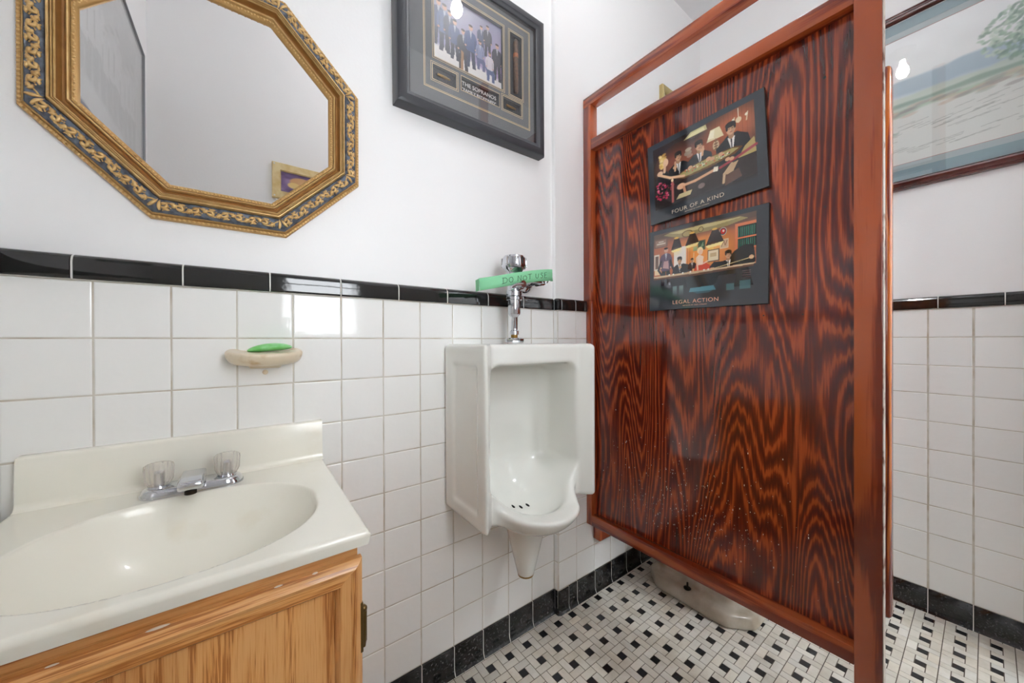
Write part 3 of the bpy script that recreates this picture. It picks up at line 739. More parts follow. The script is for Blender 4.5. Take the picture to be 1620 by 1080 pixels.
sb.rotation_euler = (math.radians(.6), math.radians(-.7), 0)

# landscape on the east wall
Lu0, Lu1, Lv0, Lv1 = -.28, -1.195, 1.68, 2.402
fE = lambda u, v, h: (X1+.008-h, -u, v)      # u grows away from the camera's left: use -y
ls = thing('framed_painting', (X1+.008, -.74, 1.68), 'large mahogany framed landscape print with teal mats on the right wall', 'picture')
a0, a1 = .28, 1.243
frame_ring(M(), fE, a0, a1, Lv0, Lv1, [(0, 0), (0, .014), (.002, .020), (.006, .024), (.010, .022), (.014, .026), (.024, .030), (.030, .028), (.034, .022), (.037, .020), (.037, .010)]).build('frame', m_mahog, ls, 30)
bord = [('white_mat_edge', m_whitebev, .036, .0125), ('outer_mat', m_teal, .0395, .0128), ('inner_mat', m_teal2, .080, .0123), ('mat_line', m_redline, .1035, .0118)]
for n_, mm_, ins, h in bord:
    o2 = ins+{'white_mat_edge': .0035, 'outer_mat': .0405, 'inner_mat': .0235, 'mat_line': .002}[n_]
    cutboard(M(), fE, a0+ins, a1-ins, Lv0+ins, Lv1-ins, [(a0+o2, a1-o2, Lv0+o2, Lv1-o2)], h-.0004, h).build(n_, mm_, ls)
iu0, iu1, iv0, iv1 = a0+.1055, a1-.1055, Lv0+.1055, Lv1-.1055
# image seen from the room: left edge is the one nearer the corner (smaller -y)
LP = Canvas(300, 215, (206, 212, 212))
def lerp3(c, t, a, b):
    return np.array(a, float)*(1-t[..., None])+np.array(b, float)*t[..., None]
LP.a = lerp3(LP, LP.V, (228, 232, 228), (236, 240, 242)); LP.a += LP.noise(6, (5, 4), 3)[..., None]+LP.noise(4, (14, 10), 4)[..., None]
hz = .56+.03*np.sin(LP.U*4)+LP.noise(.012, (14, 1), 5)
LP.mix(np.clip((hz+.075*LP.U+.05-LP.V)/.02, 0, 1)*np.clip((LP.V-hz+.07)/.05, 0, 1), (150, 178, 196), .75)
LP.mix(np.clip((.53+LP.noise(.02, (20, 1), 6)-LP.V)/.02, 0, 1), (196, 210, 196), .8)
LP.mix(np.clip((.49+LP.noise(.015, (12, 1), 7)-LP.V)/.015, 0, 1)*np.clip((LP.V-.44)/.02, 0, 1), (132, 160, 146), .75)
LP.mix(np.clip((.44-LP.V)/.02, 0, 1)*np.clip((LP.V-.36)/.02, 0, 1), (178, 202, 178), .8)
LP.mix(np.clip((.37+.06*LP.U+LP.noise(.02, (9, 1), 8)-LP.V)/.02, 0, 1), (232, 234, 230), .9)
r_ = np.random.RandomState(4)
for _ in range(90):      # foliage clumps low on the left and mid right
    u = r_.rand()*.55; v = .30-.10*u+r_.randn()*.02; c_ = [(112, 140, 132), (150, 174, 160), (96, 116, 112)][r_.randint(3)]
    LP.ell(u, v, .018, .010, c_, r_.randn()*.3, .5, .5)
for _ in range(70):
    u = r_.rand()*.5; v = .12+.10*r_.rand(); LP.ell(u, v, .03, .012, [(150, 144, 176), (214, 196, 186), (196, 206, 206), (160, 190, 190)][r_.randint(4)], .1, .5, .6)
for _ in range(60):
    u = .45+r_.rand()*.5; v = .06+.26*r_.rand(); LP.line([(u, v), (u+.06, v+.012)], .002, (140, 146, 140), .45)
for _ in range(60):
    u = .45+r_.rand()*.55; v = .40+r_.randn()*.02; LP.ell(u, v, .03, .012, [(156, 152, 150), (206, 186, 166), (178, 190, 176)][r_.randint(3)], .1, .5, .5)
for _ in range(520):     # tree at right
    a = r_.rand()*6.28; q = r_.rand()**.6; u = .99+.16*q*math.cos(a); v = .70+.20*q*math.sin(a); c_ = [(134, 168, 148), (166, 198, 176), (112, 142, 130), (200, 218, 202)][r_.randint(4)]
    LP.ell(u, v, .012, .009, c_, r_.rand()*3, .6, .5)
LP.build('landscape_print', (X1+.008-.0110, -iu0, iv0), (0, -(iu1-iu0), 0), (0, 0, iv1-iv0), m_print, ls)
quadbox(M(), fE, a0+.035, a1-.035, Lv0+.035, Lv1-.035, .002, .0100).build('backing_board', m_whitebev, ls)
quadbox(M(), fE, a0+.036, a1-.036, Lv0+.036, Lv1-.036, .0165, .0180).build('picture_glass', m_pane, ls)

# gilt framed picture inside the stall on the north wall (only its corner shows above the partition)
gp = thing('framed_picture', (1.885, -.008, 1.95), 'pale gilt picture frame, only its corner showing above the partition rail', 'picture')
fN2 = lambda u, v, h: (u, -.008-h, v)
frame_ring(M(), fN2, 1.722, 2.05, 1.95, 2.392, [(0, 0), (0, .018), (.004, .022), (.018, .020), (.026, .016), (.030, .012), (.030, .006)]).build('frame', m_giltframe, gp, 30)
gc = Canvas(60, 80, (150, 112, 78)); gc.a += gc.noise(30, (6, 8), 9)[..., None]; gc.ell(.5, .45, .25, .3, (196, 160, 120)); gc.build('print', (1.75, -.014, 1.978), (.272, 0, 0), (0, 0, .386), m_print, gp)

# picture on the west wall, seen in the mirror
fW = lambda u, v, h: (X0-.008+h, u, v)
pw = thing('framed_poster', (X0-.008, -.76, 1.70), 'pale poster in a thin grey frame, seen at the left in the mirror', 'picture')
frame_ring(M(), fW, -1.115, -.30, 1.70, 2.285, [(0, 0), (0, .016), (.001, .017), (.004, .017), (.005, .014), (.005, .004)]).build('frame', m_silverframe, pw, 30)
pc = Canvas(120, 100, (232, 233, 234)); pc.rect(.12, .16, .88, .9, (218, 219, 221)); pc.a += pc.noise(8, (8, 7), 11)[..., None]
for q in range(9): person(pc, .17+.08*q, .18, .45+.2*((q*7) % 3)/3, (236, 236, 238), (200, 202, 204), (230, 228, 226), (186, 186, 188))
pc.build('print', (X0-.008+.006, -.306, 1.71), (0, -.803, 0), (0, 0, .565), m_print, pw)
quadbox(M(), fW, -1.106, -.306, 1.709, 2.276, .0115, .0130).build('picture_glass', m_pane, pw)
# small yellow framed picture on the south wall, seen in the mirror
fS = lambda u, v, h: (u, Y0-.003+h, v)
py = thing('wooden_picture_frame', (.255, Y0-.003, 1.835), 'yellow washed wooden picture frame with corner screws, seen low in the mirror', 'picture')
frame_ring(M(), fS, .115, .395, 1.835, 2.022, [(0, 0), (0, .018), (.002, .020), (.036, .020), (.040, .014), (.040, .006)]).build('frame', m_yellow, py, 30)
yc = Canvas(50, 60, (120, 96, 140)); yc.a += yc.noise(30, (6, 8), 12)[..., None]; yc.ell(.5, .6, .3, .25, (206, 160, 110)); yc.ell(.3, .4, .15, .15, (230, 200, 130))
yc.build('print', (.155, Y0+.006, 1.875), (.20, 0, 0), (0, 0, .107), m_print, py)
for (a, b) in ((.125, 1.845), (.385, 1.845), (.125, 2.012), (.385, 2.012)):
    M().lathe([(.004, 0), (.004, .002), (.001, .003)], (a, Y0+.0165, b), 1, 12).build('screw', m_whitetext, py, 40)

# ------------------------------------------------------------------ partition
PX0, PX1 = 1.140, 1.180
pt = thing('toilet_partition', (1.16, -.44, .308), 'dark red stained plywood toilet partition in a wooden frame, raised off the floor', 'partition')
r = .0012
q = M().box(PX0, PX1, -.049, -STEP, .308, 1.236, r).box(PX0, PX1, -.049, -.009, 1.236, 2.043, r); q.build('post', m_postz, pt, 30)
M().box(PX0, PX1, -.887, -.840, .0015, 2.60, r).build('post', m_postz, pt, 30)
M().box(PX0, PX1, -.840, -.009, 2.0435, 2.082, r).build('rail', m_posty, pt, 30)
M().box(PX0, PX1, -.8398, -.0492, 1.857, 1.899, r).build('rail', m_posty, pt, 30)
M().box(PX0, PX1, -.8398, -.0492, .308, .350, r).build('rail', m_posty, pt, 30)
pn = M().box(1.168, 1.1745, -.8395, -.0495, .3505, 1.8565).build('panel', m_ply, pt)
M().box(PX0+.002, 1.166, -.8885, -.8871, .0015, 2.60).build('post_edge', m_raw, pt, label='bare whitish edge of the post')
M().box(1.1815, 1.33, -.058, -STEP-.0002, .232, 1.02, .002).build('wall_cleat', m_postz, pt, 30)
for (y, z) in ((-.782, 1.731), (-.783, 1.406), (-.650, 1.141), (-.738, 1.139), (-.57, 1.787)):
    rr = .0035 if z > 1.7 and y < -.7 else .002
    M().lathe([(rr, 0), (rr, .0012)], (1.1675, y, z), 0, 12).build('screw_hole', m_dark, pn)
sp = M(); g2 = np.random.RandomState(12)
for _ in range(420):
    y = -.42+g2.randn()*.17; z = .50+abs(g2.randn())*.16-.10+.25*max(0, g2.rand()-.6)
    if not (-.83 < y < -.06 and .355 < z < 1.0): continue
    s_ = .0004+.0008*g2.rand()**2; sp.ball((1.1679, y, z), s_, (.4, 1, 1+2*g2.rand()), 5, 4)
sp.build('paint_specks', m_speck, pn, label='tiny pale paint specks').__setitem__('kind', 'stuff')

sd = thing('stall_door', (1.205, -.60, .43), 'orange stained stall door swung inward behind the partition, only its edge showing', 'door')
M().box(1.184, 1.219, -.8960, -.30, .425, 1.705, .009, 3).build('door_leaf', m_doorw, sd, 40)
hg = M()
for z in (.60, 1.5): hg.tube([(1.1818, -.845, z), (1.1818, -.845, z+.07)], .0016, 8)
hg.build('hinge', m_antique, sd, 40)

# plaques on the partition
def plaque(label, cy, cz, w, h, ang, canvas, title, tmat, ty, by, sub, ts):
    xf = 1.168-.0135
    t = thing('wall_plaque', (1.168, cy, cz-h/2), label, 'plaque', 'glossy picture plaques on the partition')
    M().box(xf, 1.168-.0002, cy-w/2, cy+w/2, cz-h/2, cz+h/2, .0018, 2).build('board', m_plaqueedge, t, 30)
    e = .0012
    canvas.build('printed_face', (xf-.0003, cy+w/2-e, cz-h/2+e), (0, -(w-2*e), 0), (0, 0, h-2*e), m_gloss, t)
    text('title_lettering', title, ts, (xf-.0008, cy+ty, cz-h/2+by), (0, -1, 0), (0, 0, 1), tmat, t, spacing=1.12, sx=1.1, ext=.0002)
    if sub: text('subtitle_lettering', sub, .0050, (xf-.0008, cy+ty, cz-h/2+by-.0085), (0, -1, 0), (0, 0, 1), tmat, t, spacing=1.1, ext=.0001)
    # turn about the plaque's own centre
    c = Vector((1.168, cy, cz)); R3 = Matrix.Rotation(ang, 4, 'X')
    t.matrix_world = Matrix.Translation(c) @ R3 @ Matrix.Translation(-c) @ Matrix.Translation(t.location)
    return t
SKIN = (212, 164, 128)
BG = (50, 54, 60)  # plaque black lifted to grey, white-wall reflection put into the colour
c1 = Canvas(330, 258, BG)
def glow(c, u, v, ru, rv, col, lim, op=1): return c.mix(lim*np.clip(1-np.hypot((c.U-u)/ru, (c.V-v)/rv), 0, 1)*1.4, col, op)
ir = ((c1.U > .055) & (c1.U < .93) & (c1.V > .13) & (c1.V < .93))*np.clip((c1.V-.12)/.10, 0, 1)
c1.mix(ir*1.0, (46, 34, 32)); up_ = ir*(c1.V > .40)
glow(c1, .78, .74, .34, .34, (176, 96, 62), up_); glow(c1, .30, .66, .28, .26, (130, 74, 58), up_); glow(c1, .60, .62, .3, .22, (150, 80, 52), up_)
for q in range(16): c1.line([(.40+.034*q, .50), (.40+.034*q, .92)], .0014, (84, 42, 30), .45)
c1.poly([(.36, .865), (.43, .925), (.56, .925), (.57, .865)], (190, 182, 132)); c1.poly([(.385, .87), (.44, .91), (.54, .91), (.555, .87)], (222, 212, 160))
c1.poly([(.56, .71), (.595, .83), (.67, .83), (.70, .71)], (226, 210, 168)); c1.poly([(.57, .74), (.60, .82), (.63, .82), (.62, .73)], (246, 236, 206)); c1.ell(.635, .64, .026, .055, (210, 180, 140)); c1.line([(.635, .58), (.635, .71)], .006, (150, 110, 80))
for q in range(4): c1.ell(.635, .60+.03*q, .018, .008, (120, 84, 60))
c1.line([(.815, .77), (.815, .92)], .004, (232, 216, 184)); c1.ell(.815, .80, .022, .03, (224, 200, 160))
for u in (.775, .872): c1.line([(u, .76), (u+.01, .84)], .006, (220, 196, 156)); c1.ell(u, .82, .010, .015, (236, 220, 190))
c1.ell(.395, .70, .035, .03, (150, 130, 112)); c1.ell(.40, .74, .03, .02, (176, 158, 136)); c1.ell(.41, .66, .028, .02, (160, 120, 100))
bust(c1, .305, .715, .105, (26, 28, 32)); bust(c1, .495, .725, .110, (24, 26, 30))
c1.poly([(.66, .40), (.665, .60), (.72, .68), (.80, .69), (.88, .62), (.91, .42)], (24, 26, 30)); bust(c1, .755, .745, .128, (24, 26, 30))
c1.poly([(.80, .40), (.85, .50), (.92, .56), (.93, .40)], (176, 150, 92)); c1.line([(.66, .375), (.80, .42), (.93, .47)], .014, (150, 60, 66))
c1.poly([(.26, .47), (.34, .515), (.55, .545), (.78, .54), (.84, .51), (.78, .46), (.55, .425), (.35, .42)], (104, 70, 40)); c1.poly([(.28, .475), (.36, .51), (.55, .535), (.76, .53), (.81, .508), (.74, .475), (.55, .45), (.37, .44)], (168, 152, 96))
for _ in range(60):
    q = np.random.RandomState(_).rand(3); c1.ell(.36+.38*q[0], .475+.045*q[1], .007, .006, [(230, 224, 200), (196, 70, 60), (70, 110, 90), (220, 200, 150)][int(q[2]*4)])
for (u, v) in ((.27, .60), (.41, .52), (.52, .66), (.57, .53), (.60, .51), (.72, .435), (.75, .425), (.67, .52)): c1.ell(u, v, .020, .020, SKIN)
c1.line([(.27, .56), (.275, .66)], .012, SKIN); c1.line([(.52, .60), (.53, .69)], .012, SKIN)
for _ in range(60):
    q = np.random.RandomState(100+_).rand(2); c1.ell(.125+.055*q[0], .66+.16*q[1], .016, .016, [(232, 196, 120), (206, 160, 84), (246, 220, 156)][_ % 3], 0, .8, .5)
c1.ell(.182, .71, .026, .048, (236, 196, 160)); c1.poly([(.105, .42), (.09, .56), (.13, .61), (.19, .60), (.23, .50), (.24, .40), (.18, .36)], (26, 22, 30)); c1.ell(.12, .60, .03, .03, (232, 190, 156)); c1.line([(.165, .60), (.172, .68)], .016, (228, 186, 150))
c1.line([(.115, .585), (.22, .50), (.35, .455)], .015, (236, 192, 152)); c1.line([(.20, .40), (.30, .35)], .024, (60, 40, 46)); c1.line([(.32, .345), (.45, .345), (.62, .38)], .016, (222, 172, 136)); c1.ell(.32, .345, .04, .035, (226, 178, 142)); c1.line([(.345, .32), (.36, .22)], .015, (206, 150, 116))
c1.poly([(.60, .36), (.61, .41), (.645, .40), (.64, .35)], (240, 228, 206)); c1.line([(.68, .20), (.69, .29), (.75, .37)], .014, (206, 176, 140)); c1.poly([(.68, .28), (.74, .37), (.80, .38), (.75, .27)], (190, 160, 124)); c1.poly([(.69, .16), (.70, .27), (.80, .30), (.82, .20)], (92, 66, 56))
for _ in range(90):
    q = np.random.RandomState(300+_).rand(3); c1.ell(.075+.17*q[0], .27+.24*q[1]*(1-.4*q[0]), .012, .012, [(190, 52, 84), (130, 28, 50), (222, 104, 136), (28, 34, 30), (40, 30, 36)][int(q[2]*5)], 0, .9, .4)
c1.line([(.235, .20), (.24, .44)], .014, (176, 96, 92)); c1.ell(.238, .46, .012, .02, (246, 216, 170)); c1.poly([(.27, .21), (.30, .26), (.42, .26), (.40, .21)], (200, 184, 140)); c1.ell(.50, .26, .03, .03, (120, 100, 96))
plaque('glossy black plaque of people playing cards, titled FOUR OF A KIND, tilted and hung higher', -.4835, 1.6265, .3595, .281, math.radians(-2.6), c1, 'FOUR OF A KIND', m_creamtext, .018, .0165, 'ARTWORK BY CHRIS CONSANI', .0175)
c2 = Canvas(330, 258, BG)
ir = ((c2.U > .04) & (c2.U < .915) & (c2.V > .15) & (c2.V < .95))*1.0
c2.mix(ir*(c2.V > .40), (176, 104, 76)); glow(c2, .52, .62, .34, .30, (236, 150, 78), ir*(c2.V > .40)); c2.mix(ir*(c2.V > .80)*np.clip((c2.V-.80)/.10, 0, 1), (92, 74, 66))
c2.poly([(.14, .92), (.22, .945), (.80, .935), (.86, .90), (.70, .865), (.30, .85)], (150, 134, 92)); c2.poly([(.20, .93), (.50, .945), (.82, .925), (.60, .90), (.30, .90)], (196, 180, 128)); c2.mix(ir*(c2.V < .42), BG)
c2.ell(.37, .88, .05, .04, (86, 66, 44)); c2.ell(.37, .88, .042, .032, (170, 150, 100)); c2.ell(.49, .895, .022, .03, (86, 66, 44)); c2.ell(.49, .895, .017, .024, (176, 156, 106))
c2.rect(.045, .78, .18, .885, (112, 84, 72)); c2.rect(.055, .79, .17, .875, (146, 112, 96)); c2.rect(.07, .82, .16, .835, (214, 196, 176)); c2.rect(.09, .845, .14, .857, (214, 196, 176))
c2.rect(.045, .50, .10, .70, (222, 206, 186)); c2.rect(.055, .52, .09, .68, (112, 84, 74)); c2.rect(.05, .44, .11, .50, (230, 200, 160))
c2.rect(.245, .44, .36, .74, (236, 226, 214)); c2.rect(.36, .44, .405, .74, (224, 140, 76)); c2.rect(.37, .46, .375, .74, (176, 100, 52)); c2.rect(.39, .46, .395, .74, (176, 100, 52))
c2.rect(.463, .655, .53, .77, (92, 84, 60)); c2.rect(.47, .665, .522, .76, (46, 76, 56)); c2.poly([(.475, .67), (.51, .75), (.515, .70)], (120, 150, 110)); c2.rect(.425, .66, .462, .71, (150, 170, 130))
c2.rect(.555, .635, .598, .695, (240, 186, 84)); c2.rect(.65, .63, .715, .73, (222, 196, 160)); c2.rect(.655, .64, .71, .72, (206, 170, 140)); c2.line([(.66, .65), (.68, .71), (.69, .66), (.705, .71)], .003, (120, 80, 60))
c2.rect(.548, .505, .645, .64, (96, 74, 62)); c2.rect(.556, .516, .637, .63, (232, 214, 178)); c2.rect(.57, .56, .622, .60, (200, 170, 130))
c2.ell(.672, .815, .030, .044, (196, 184, 176)); c2.ell(.672, .815, .024, .036, (44, 40, 50)); c2.ell(.672, .815, .019, .028, (206, 60, 56)); c2.ell(.676, .82, .008, .012, (236, 220, 210))
c2.rect(.765, .58, .915, .86, (214, 122, 84)); c2.rect(.785, .715, .915, .83, (24, 46, 46)); c2.rect(.785, .60, .915, .70, (20, 42, 42))
for q in range(9): c2.rect(.79+.0138*q, .722, .796+.0138*q, .815, (70, 134, 112), .85); c2.rect(.79+.0138*q, .606, .796+.0138*q, .69, (56, 118, 100), .85)
for (u0, u1, v0, v1) in ((.215, .32, .715, .845), (.35, .475, .735, .865), (.53, .68, .69, .85)):
    m_u = (u0+u1)/2; c2.poly([(u0, v0), (m_u-.022, v1), (m_u+.03, v1), (u1, v0+.02)], (50, 36, 34)); c2.poly([(u0, v0), (u1, v0+.02), (u1-.02, v0-.018), (u0+.02, v0-.026)], (250, 232, 160)); c2.ell(m_u, v1+.012, .022, .012, (226, 176, 90)); c2.ell(m_u, v0-.02, (u1-u0)*.45, .04, (250, 220, 140), op=.35, soft=.9)
person(c2, .165, .30, .475, (92, 76, 96), (34, 30, 36), hair=(24, 20, 20)); c2.poly([(.135, .52), (.145, .60), (.19, .60), (.195, .50)], (190, 150, 150)); c2.line([(.115, .60), (.09, .50), (.12, .44)], .012, (40, 36, 46)); c2.line([(.21, .60), (.235, .50)], .012, (40, 36, 46))
bust(c2, .30, .585, .072, (24, 26, 34)); c2.poly([(.30, .46), (.33, .54), (.38, .52), (.42, .44), (.34, .42)], (24, 24, 28)); c2.ell(.305, .50, .014, .014, SKIN)
c2.line([(.425, .42), (.43, .64)], .004, (236, 206, 160)); bust(c2, .415, .56, .04, (60, 40, 40))
c2.poly([(.435, .43), (.45, .50), (.52, .52), (.58, .46), (.60, .42)], (214, 78, 56)); c2.poly([(.56, .44), (.60, .50), (.68, .49), (.68, .43)], (34, 28, 30)); c2.poly([(.455, .49), (.45, .58), (.475, .61), (.515, .58), (.51, .49)], (244, 214, 190)); c2.line([(.455, .57), (.465, .44)], .010, (238, 198, 166)); c2.line([(.515, .50), (.55, .52)], .008, (238, 198, 166)); c2.ell(.485, .655, .026, .040, (250, 222, 166)); c2.ell(.490, .635, .018, .030, (240, 198, 166))
c2.poly([(.66, .415), (.70, .50), (.76, .58), (.83, .63), (.90, .62), (.915, .44), (.86, .40), (.90, .20), (.76, .20), (.78, .40)], (24, 24, 26)); bust(c2, .715, .555, .082, (26, 26, 28)); c2.line([(.70, .47), (.60, .425)], .014, (30, 30, 32)); c2.ell(.59, .425, .020, .014, SKIN); c2.ell(.885, .49, .018, .022, SKIN); c2.line([(.55, .415), (.90, .49)], .0035, (232, 206, 150))
c2.poly([(.04, .425), (.04, .405), (.45, .40), (.90, .415), (.915, .43), (.50, .425)], (206, 176, 142)); c2.poly([(.04, .405), (.45, .40), (.90, .415), (.90, .395), (.45, .375), (.04, .385)], (96, 66, 52)); c2.poly([(.35, .375), (.37, .25), (.42, .235), (.58, .24), (.62, .26), (.65, .38)], (28, 36, 40)); c2.poly([(.40, .235), (.39, .19), (.62, .19), (.60, .24)], (92, 146, 160)); c2.poly([(.42, .19), (.60, .19), (.56, .165), (.46, .165)], (62, 104, 116), .8)
for u in (.235, .295): c2.mix(((c2.U > u) & (c2.U < u+.04) & (c2.V > .15) & (c2.V < .28))*np.clip((c2.V-.15)/.10, 0, 1), (120, 150, 150), .8)
c2.mix(((c2.U > .80) & (c2.U < .88) & (c2.V > .17) & (c2.V < .26))*1.0, (70, 112, 116), .8); c2.rect(.70, .17, .76, .24, (80, 124, 128), .7)
for q in range(4): c2.line([(.82, .29+.022*q), (.88, .29+.022*q)], .003, (160, 110, 110), .6)
for u in (.20, .24, .33, .40, .52, .555): c2.ell(u, .425, .008, .009, (240, 236, 222))
plaque('glossy black plaque of a pool table scene, titled LEGAL ACTION, hung lower', -.4870, 1.3135, .3610, .279, math.radians(.6), c2, 'LEGAL ACTION', m_peachtext, .022, .0185, 'ARTWORK BY CHRIS CONSANI', .0175)

# ------------------------------------------------------------------ urinal
ux = .7185
ur = thing('urinal', (ux, 0, .33), 'white china wall-hung urinal with side shields, between sink and partition', 'urinal')
def f_ur(X, Y, Z):
    xa = np.abs(X-ux)
    front = -(Y+.250)+np.clip((.2185-xa)*1.0, 0, .045)
    body = smax(s_box(X, Y, Z, (ux, -.125, .808), (.2185, .125, .255), .014), front*.75, .012)
    bowl = s_ell(X, Y, Z, (ux-.006, -.165, .612), (.150, .180, .125))
    bowl = smax(bowl, Z-.578-.30*np.clip(Y+.27, 0, .2), .016)
    out = smin(body, bowl, .035)
    cav = s_box(X, Y, Z, (ux-.007, -.255, .82), (.170, .215, .175), .034)
    well = s_ell(X, Y, Z, (ux-.004, -.165, .668), (.142, .138, .132))
    inner = smin(cav, well, .05)
    out = smax(out, -inner, .014)
    rad = .070-.043*np.clip((.50-Z)/.18, 0, 1)
    cone = np.hypot(X-(ux+.006), (Y+.130))-rad; cone = np.maximum(cone, np.maximum(.318-Z, Z-.52))
    out = smax(smin(out, cone, .02), -inner, .014)
    side = s_box(X, Y, Z, (ux-.2185, -.130, .80), (.006, .066, .20), .005)
    out = smax(out, -side, .008)
    return np.maximum(out, Y+.0005)
sdf_build('china_body', f_ur, (.49, -.37, .310), (.95, .0, 1.07), .0045, m_porc, ur)
for q in ((.681, -.118, .5435), (.706, -.126, .5375), (.732, -.129, .5375)): M().ball(q, 1, (.0042, .0125, .0028), 14, 8).build('drain_slot', m_dark, ur, 80)
M().tube([(ux+.006, -.130, .322), (ux+.006, -.130, .316)], [.0275, .026], 20).build('outlet_cap', m_brass, ur, 40)

# flush valve
fx, fy = .704, -.100
fv = thing('flush_valve', (fx, fy, 1.066), 'chrome flush valve standing on top of the urinal', 'flush valve')
M().lathe([(.030, 0), (.031, .004), (.031, .012), (.026, .0155), (.012, .0155)], (fx, fy, 1.066), 2, 8).build('flange_nut', m_chrome, fv, 30)
M().lathe([(.011, .0), (.0115, .012)], (fx, fy, 1.0815), 2, 24).build('brass_neck', m_brass, fv, 40)
M().lathe([(.0145, 0), (.0145, .012), (.012, .014), (.0108, .015), (.0108, .055), (.014, .060), (.0195, .066), (.0205, .070), (.0205, .112)], (fx, fy, 1.092), 2, 28).build('supply_tube', m_chrome, fv, 40)
M().lathe([(.0205, 0), (.0265, .001), (.0265, .010), (.0235, .012), (.0262, .014), (.0262, .028), (.0225, .031)], (fx, fy, 1.204), 2, 12).build('coupling_nut', m_chrome, fv, 30)
M().lathe([(.0225, 0), (.0225, .028), (.0245, .040), (.0245, .060), (.030, .070), (.034, .074)], (fx, fy, 1.234), 2, 32).build('valve_body', m_chrome, fv, 40)
cpv = M().lathe([(.034, 0), (.038, .001), (.0415, .010), (.0395, .0105), (.0375, .034), (.034, .040), (.024, .0435), (.022, .041), (.002, .041)], (fx, fy, 1.3065), 2, 48)
co = cpv.build('cap', m_chrome, fv, 25)
for k in range(6):
    a = k*PI/3+.3; p = Vector((fx+.038*math.cos(a), fy+.038*math.sin(a), 0)); t_ = M().box(-.003, .003, -.006, .006, 0, .030, .001)
    R2 = Matrix.Rotation(a, 3, 'Z'); q = M(); q.add([R2 @ Vector((v[0], v[1], v[2]))+p+Vector((0, 0, 1.311)) for v in t_.v], t_.f); q.build('cap_lug', m_chrome, co, 30)
pp = M().tube([(fx+.02, fy, 1.283), (fx+.115, fy, 1.283)], .0155, 20).tube([(fx+.045, fy, 1.283), (fx+.065, fy, 1.283)], .0215, 8)
pp.build('side_pipe', m_chrome, fv, 35)
st = M().lathe([(.002, -.030), (.0165, -.028), (.0175, -.014), (.0215, -.012), (.0215, .018), (.0165, .024), (.0165, .060), (.021, .061), (.021, .072)], (fx+.123, -.088, 1.285), 1, 28)
st.build('stop_valve', m_chrome, fv, 35)
M().lathe([(.038, .006), (.037, -.003), (.032, -.010), (.022, -.018), (.0175, -.022)], (fx+.123, 0, 1.285), 1, 32).build('wall_flange', m_chrome, fv, 40)
M().lathe([(.0165, 0), (.0165, -.016), (.013, -.018), (.011, -.030)], (fx, fy-.020, 1.252), 1, 20).tube([(fx-.002, fy-.046, 1.252), (fx-.03, fy-.050, 1.247), (fx-.05, fy-.050, 1.236)], [.006, .0052, .0062], 10).build('handle', m_chrome, fv, 40)

# paper tape wrapped round the valve with DO NOT USE
tp = thing('paper_tape', (.70, -.13, 1.25), 'strip of green paper tape reading DO NOT USE stuck across the flush valve', 'tape')
path = [(.5465, -.140, 1.2365), (.60, -.143, 1.2485), (.65, -.144, 1.2600), (.69, -.144, 1.2690), (.74, -.142, 1.280), (.79, -.138, 1.2895), (.83, -.131, 1.2960), (.853, -.124, 1.2985), (.862, -.113, 1.299), (.860, -.105, 1.299)]
hw = [.0180, .0178, .0182, .0185, .0188, .0192, .0195, .0198, .0195, .018]
def tape_pt(i, t, out=0):
    a, b = Vector(path[i]), Vector(path[i+1]); c = a.lerp(b, t); d = (b-a).normalized(); n = Vector((0, 0, 1)).cross(d).normalized()
    return c, d, n
V = []
for i, p in enumerate(path):
    a = Vector(path[max(i-1, 0)]); b = Vector(path[min(i+1, len(path)-1)]); d = (b-a).normalized(); n = d.cross(Vector((0, 0, 1))).normalized()
    up = Vector((-.15*d.x, 0, 1)).normalized(); 
    for s_ in (-1, -.3, .4, 1):
        wv = .0012*math.sin(i*1.7+s_*2)
        V.append(Vector(p)+up*hw[i]*s_+n*(wv)); 
n4 = 4; F = [(i*n4+k, i*n4+k+1, (i+1)*n4+k+1, (i+1)*n4+k) for i in range(len(path)-1) for k in range(3)]
tm = M(); tm.add(V, F); to = tm.build('tape_strip', m_tape, tp, 60)
so = to.modifiers.new('thickness', 'SOLIDIFY'); so.thickness = .0004
# left end folds back round the valve
M().add([(.5465, -.1398, 1.2190), (.5510, -.112, 1.2190), (.5500, -.112, 1.2530), (.5455, -.1398, 1.2540)], [(0, 1, 2, 3)]).build('tape_fold', m_tape, tp)
glyph = {'D': [[(0, 0), (0, 1)], [(-.12, 1), (.4, .95), (.6, .6), (.5, .15), (.05, 0), (-.2, -.02)]], 'O': [[(.3, 1), (.05, .8), (0, .4), (.2, .03), (.5, .05), (.62, .5), (.5, .9), (.3, 1)]],
         'N': [[(0, 0), (.02, 1), (.5, .05), (.52, 1)]], 'T': [[(0, .95), (.6, 1)], [(.3, .97), (.28, 0)]], 'U': [[(0, 1), (0, .3), (.2, .02), (.42, .2), (.5, .95)]],
         'S': [[(.45, .9), (.2, 1), (.05, .75), (.35, .5), (.4, .2), (.2, 0), (0, .12)]], 'E': [[(.4, 1), (0, .95), (0, 0), (.45, .02)], [(0, .5), (.35, .52)]]}
hwm = M()
def tpos(x, z):
    """x along world X, z offset from tape centre"""
    for i in range(len(path)-3):
        a, b = path[i], path[i+1]
        if a[0] <= x <= b[0] or i == len(path)-4:
            t = (x-a[0])/(b[0]-a[0]); return (x, a[1]+(b[1]-a[1])*t-.0019, a[2]+(b[2]-a[2])*t+z)
x = .628
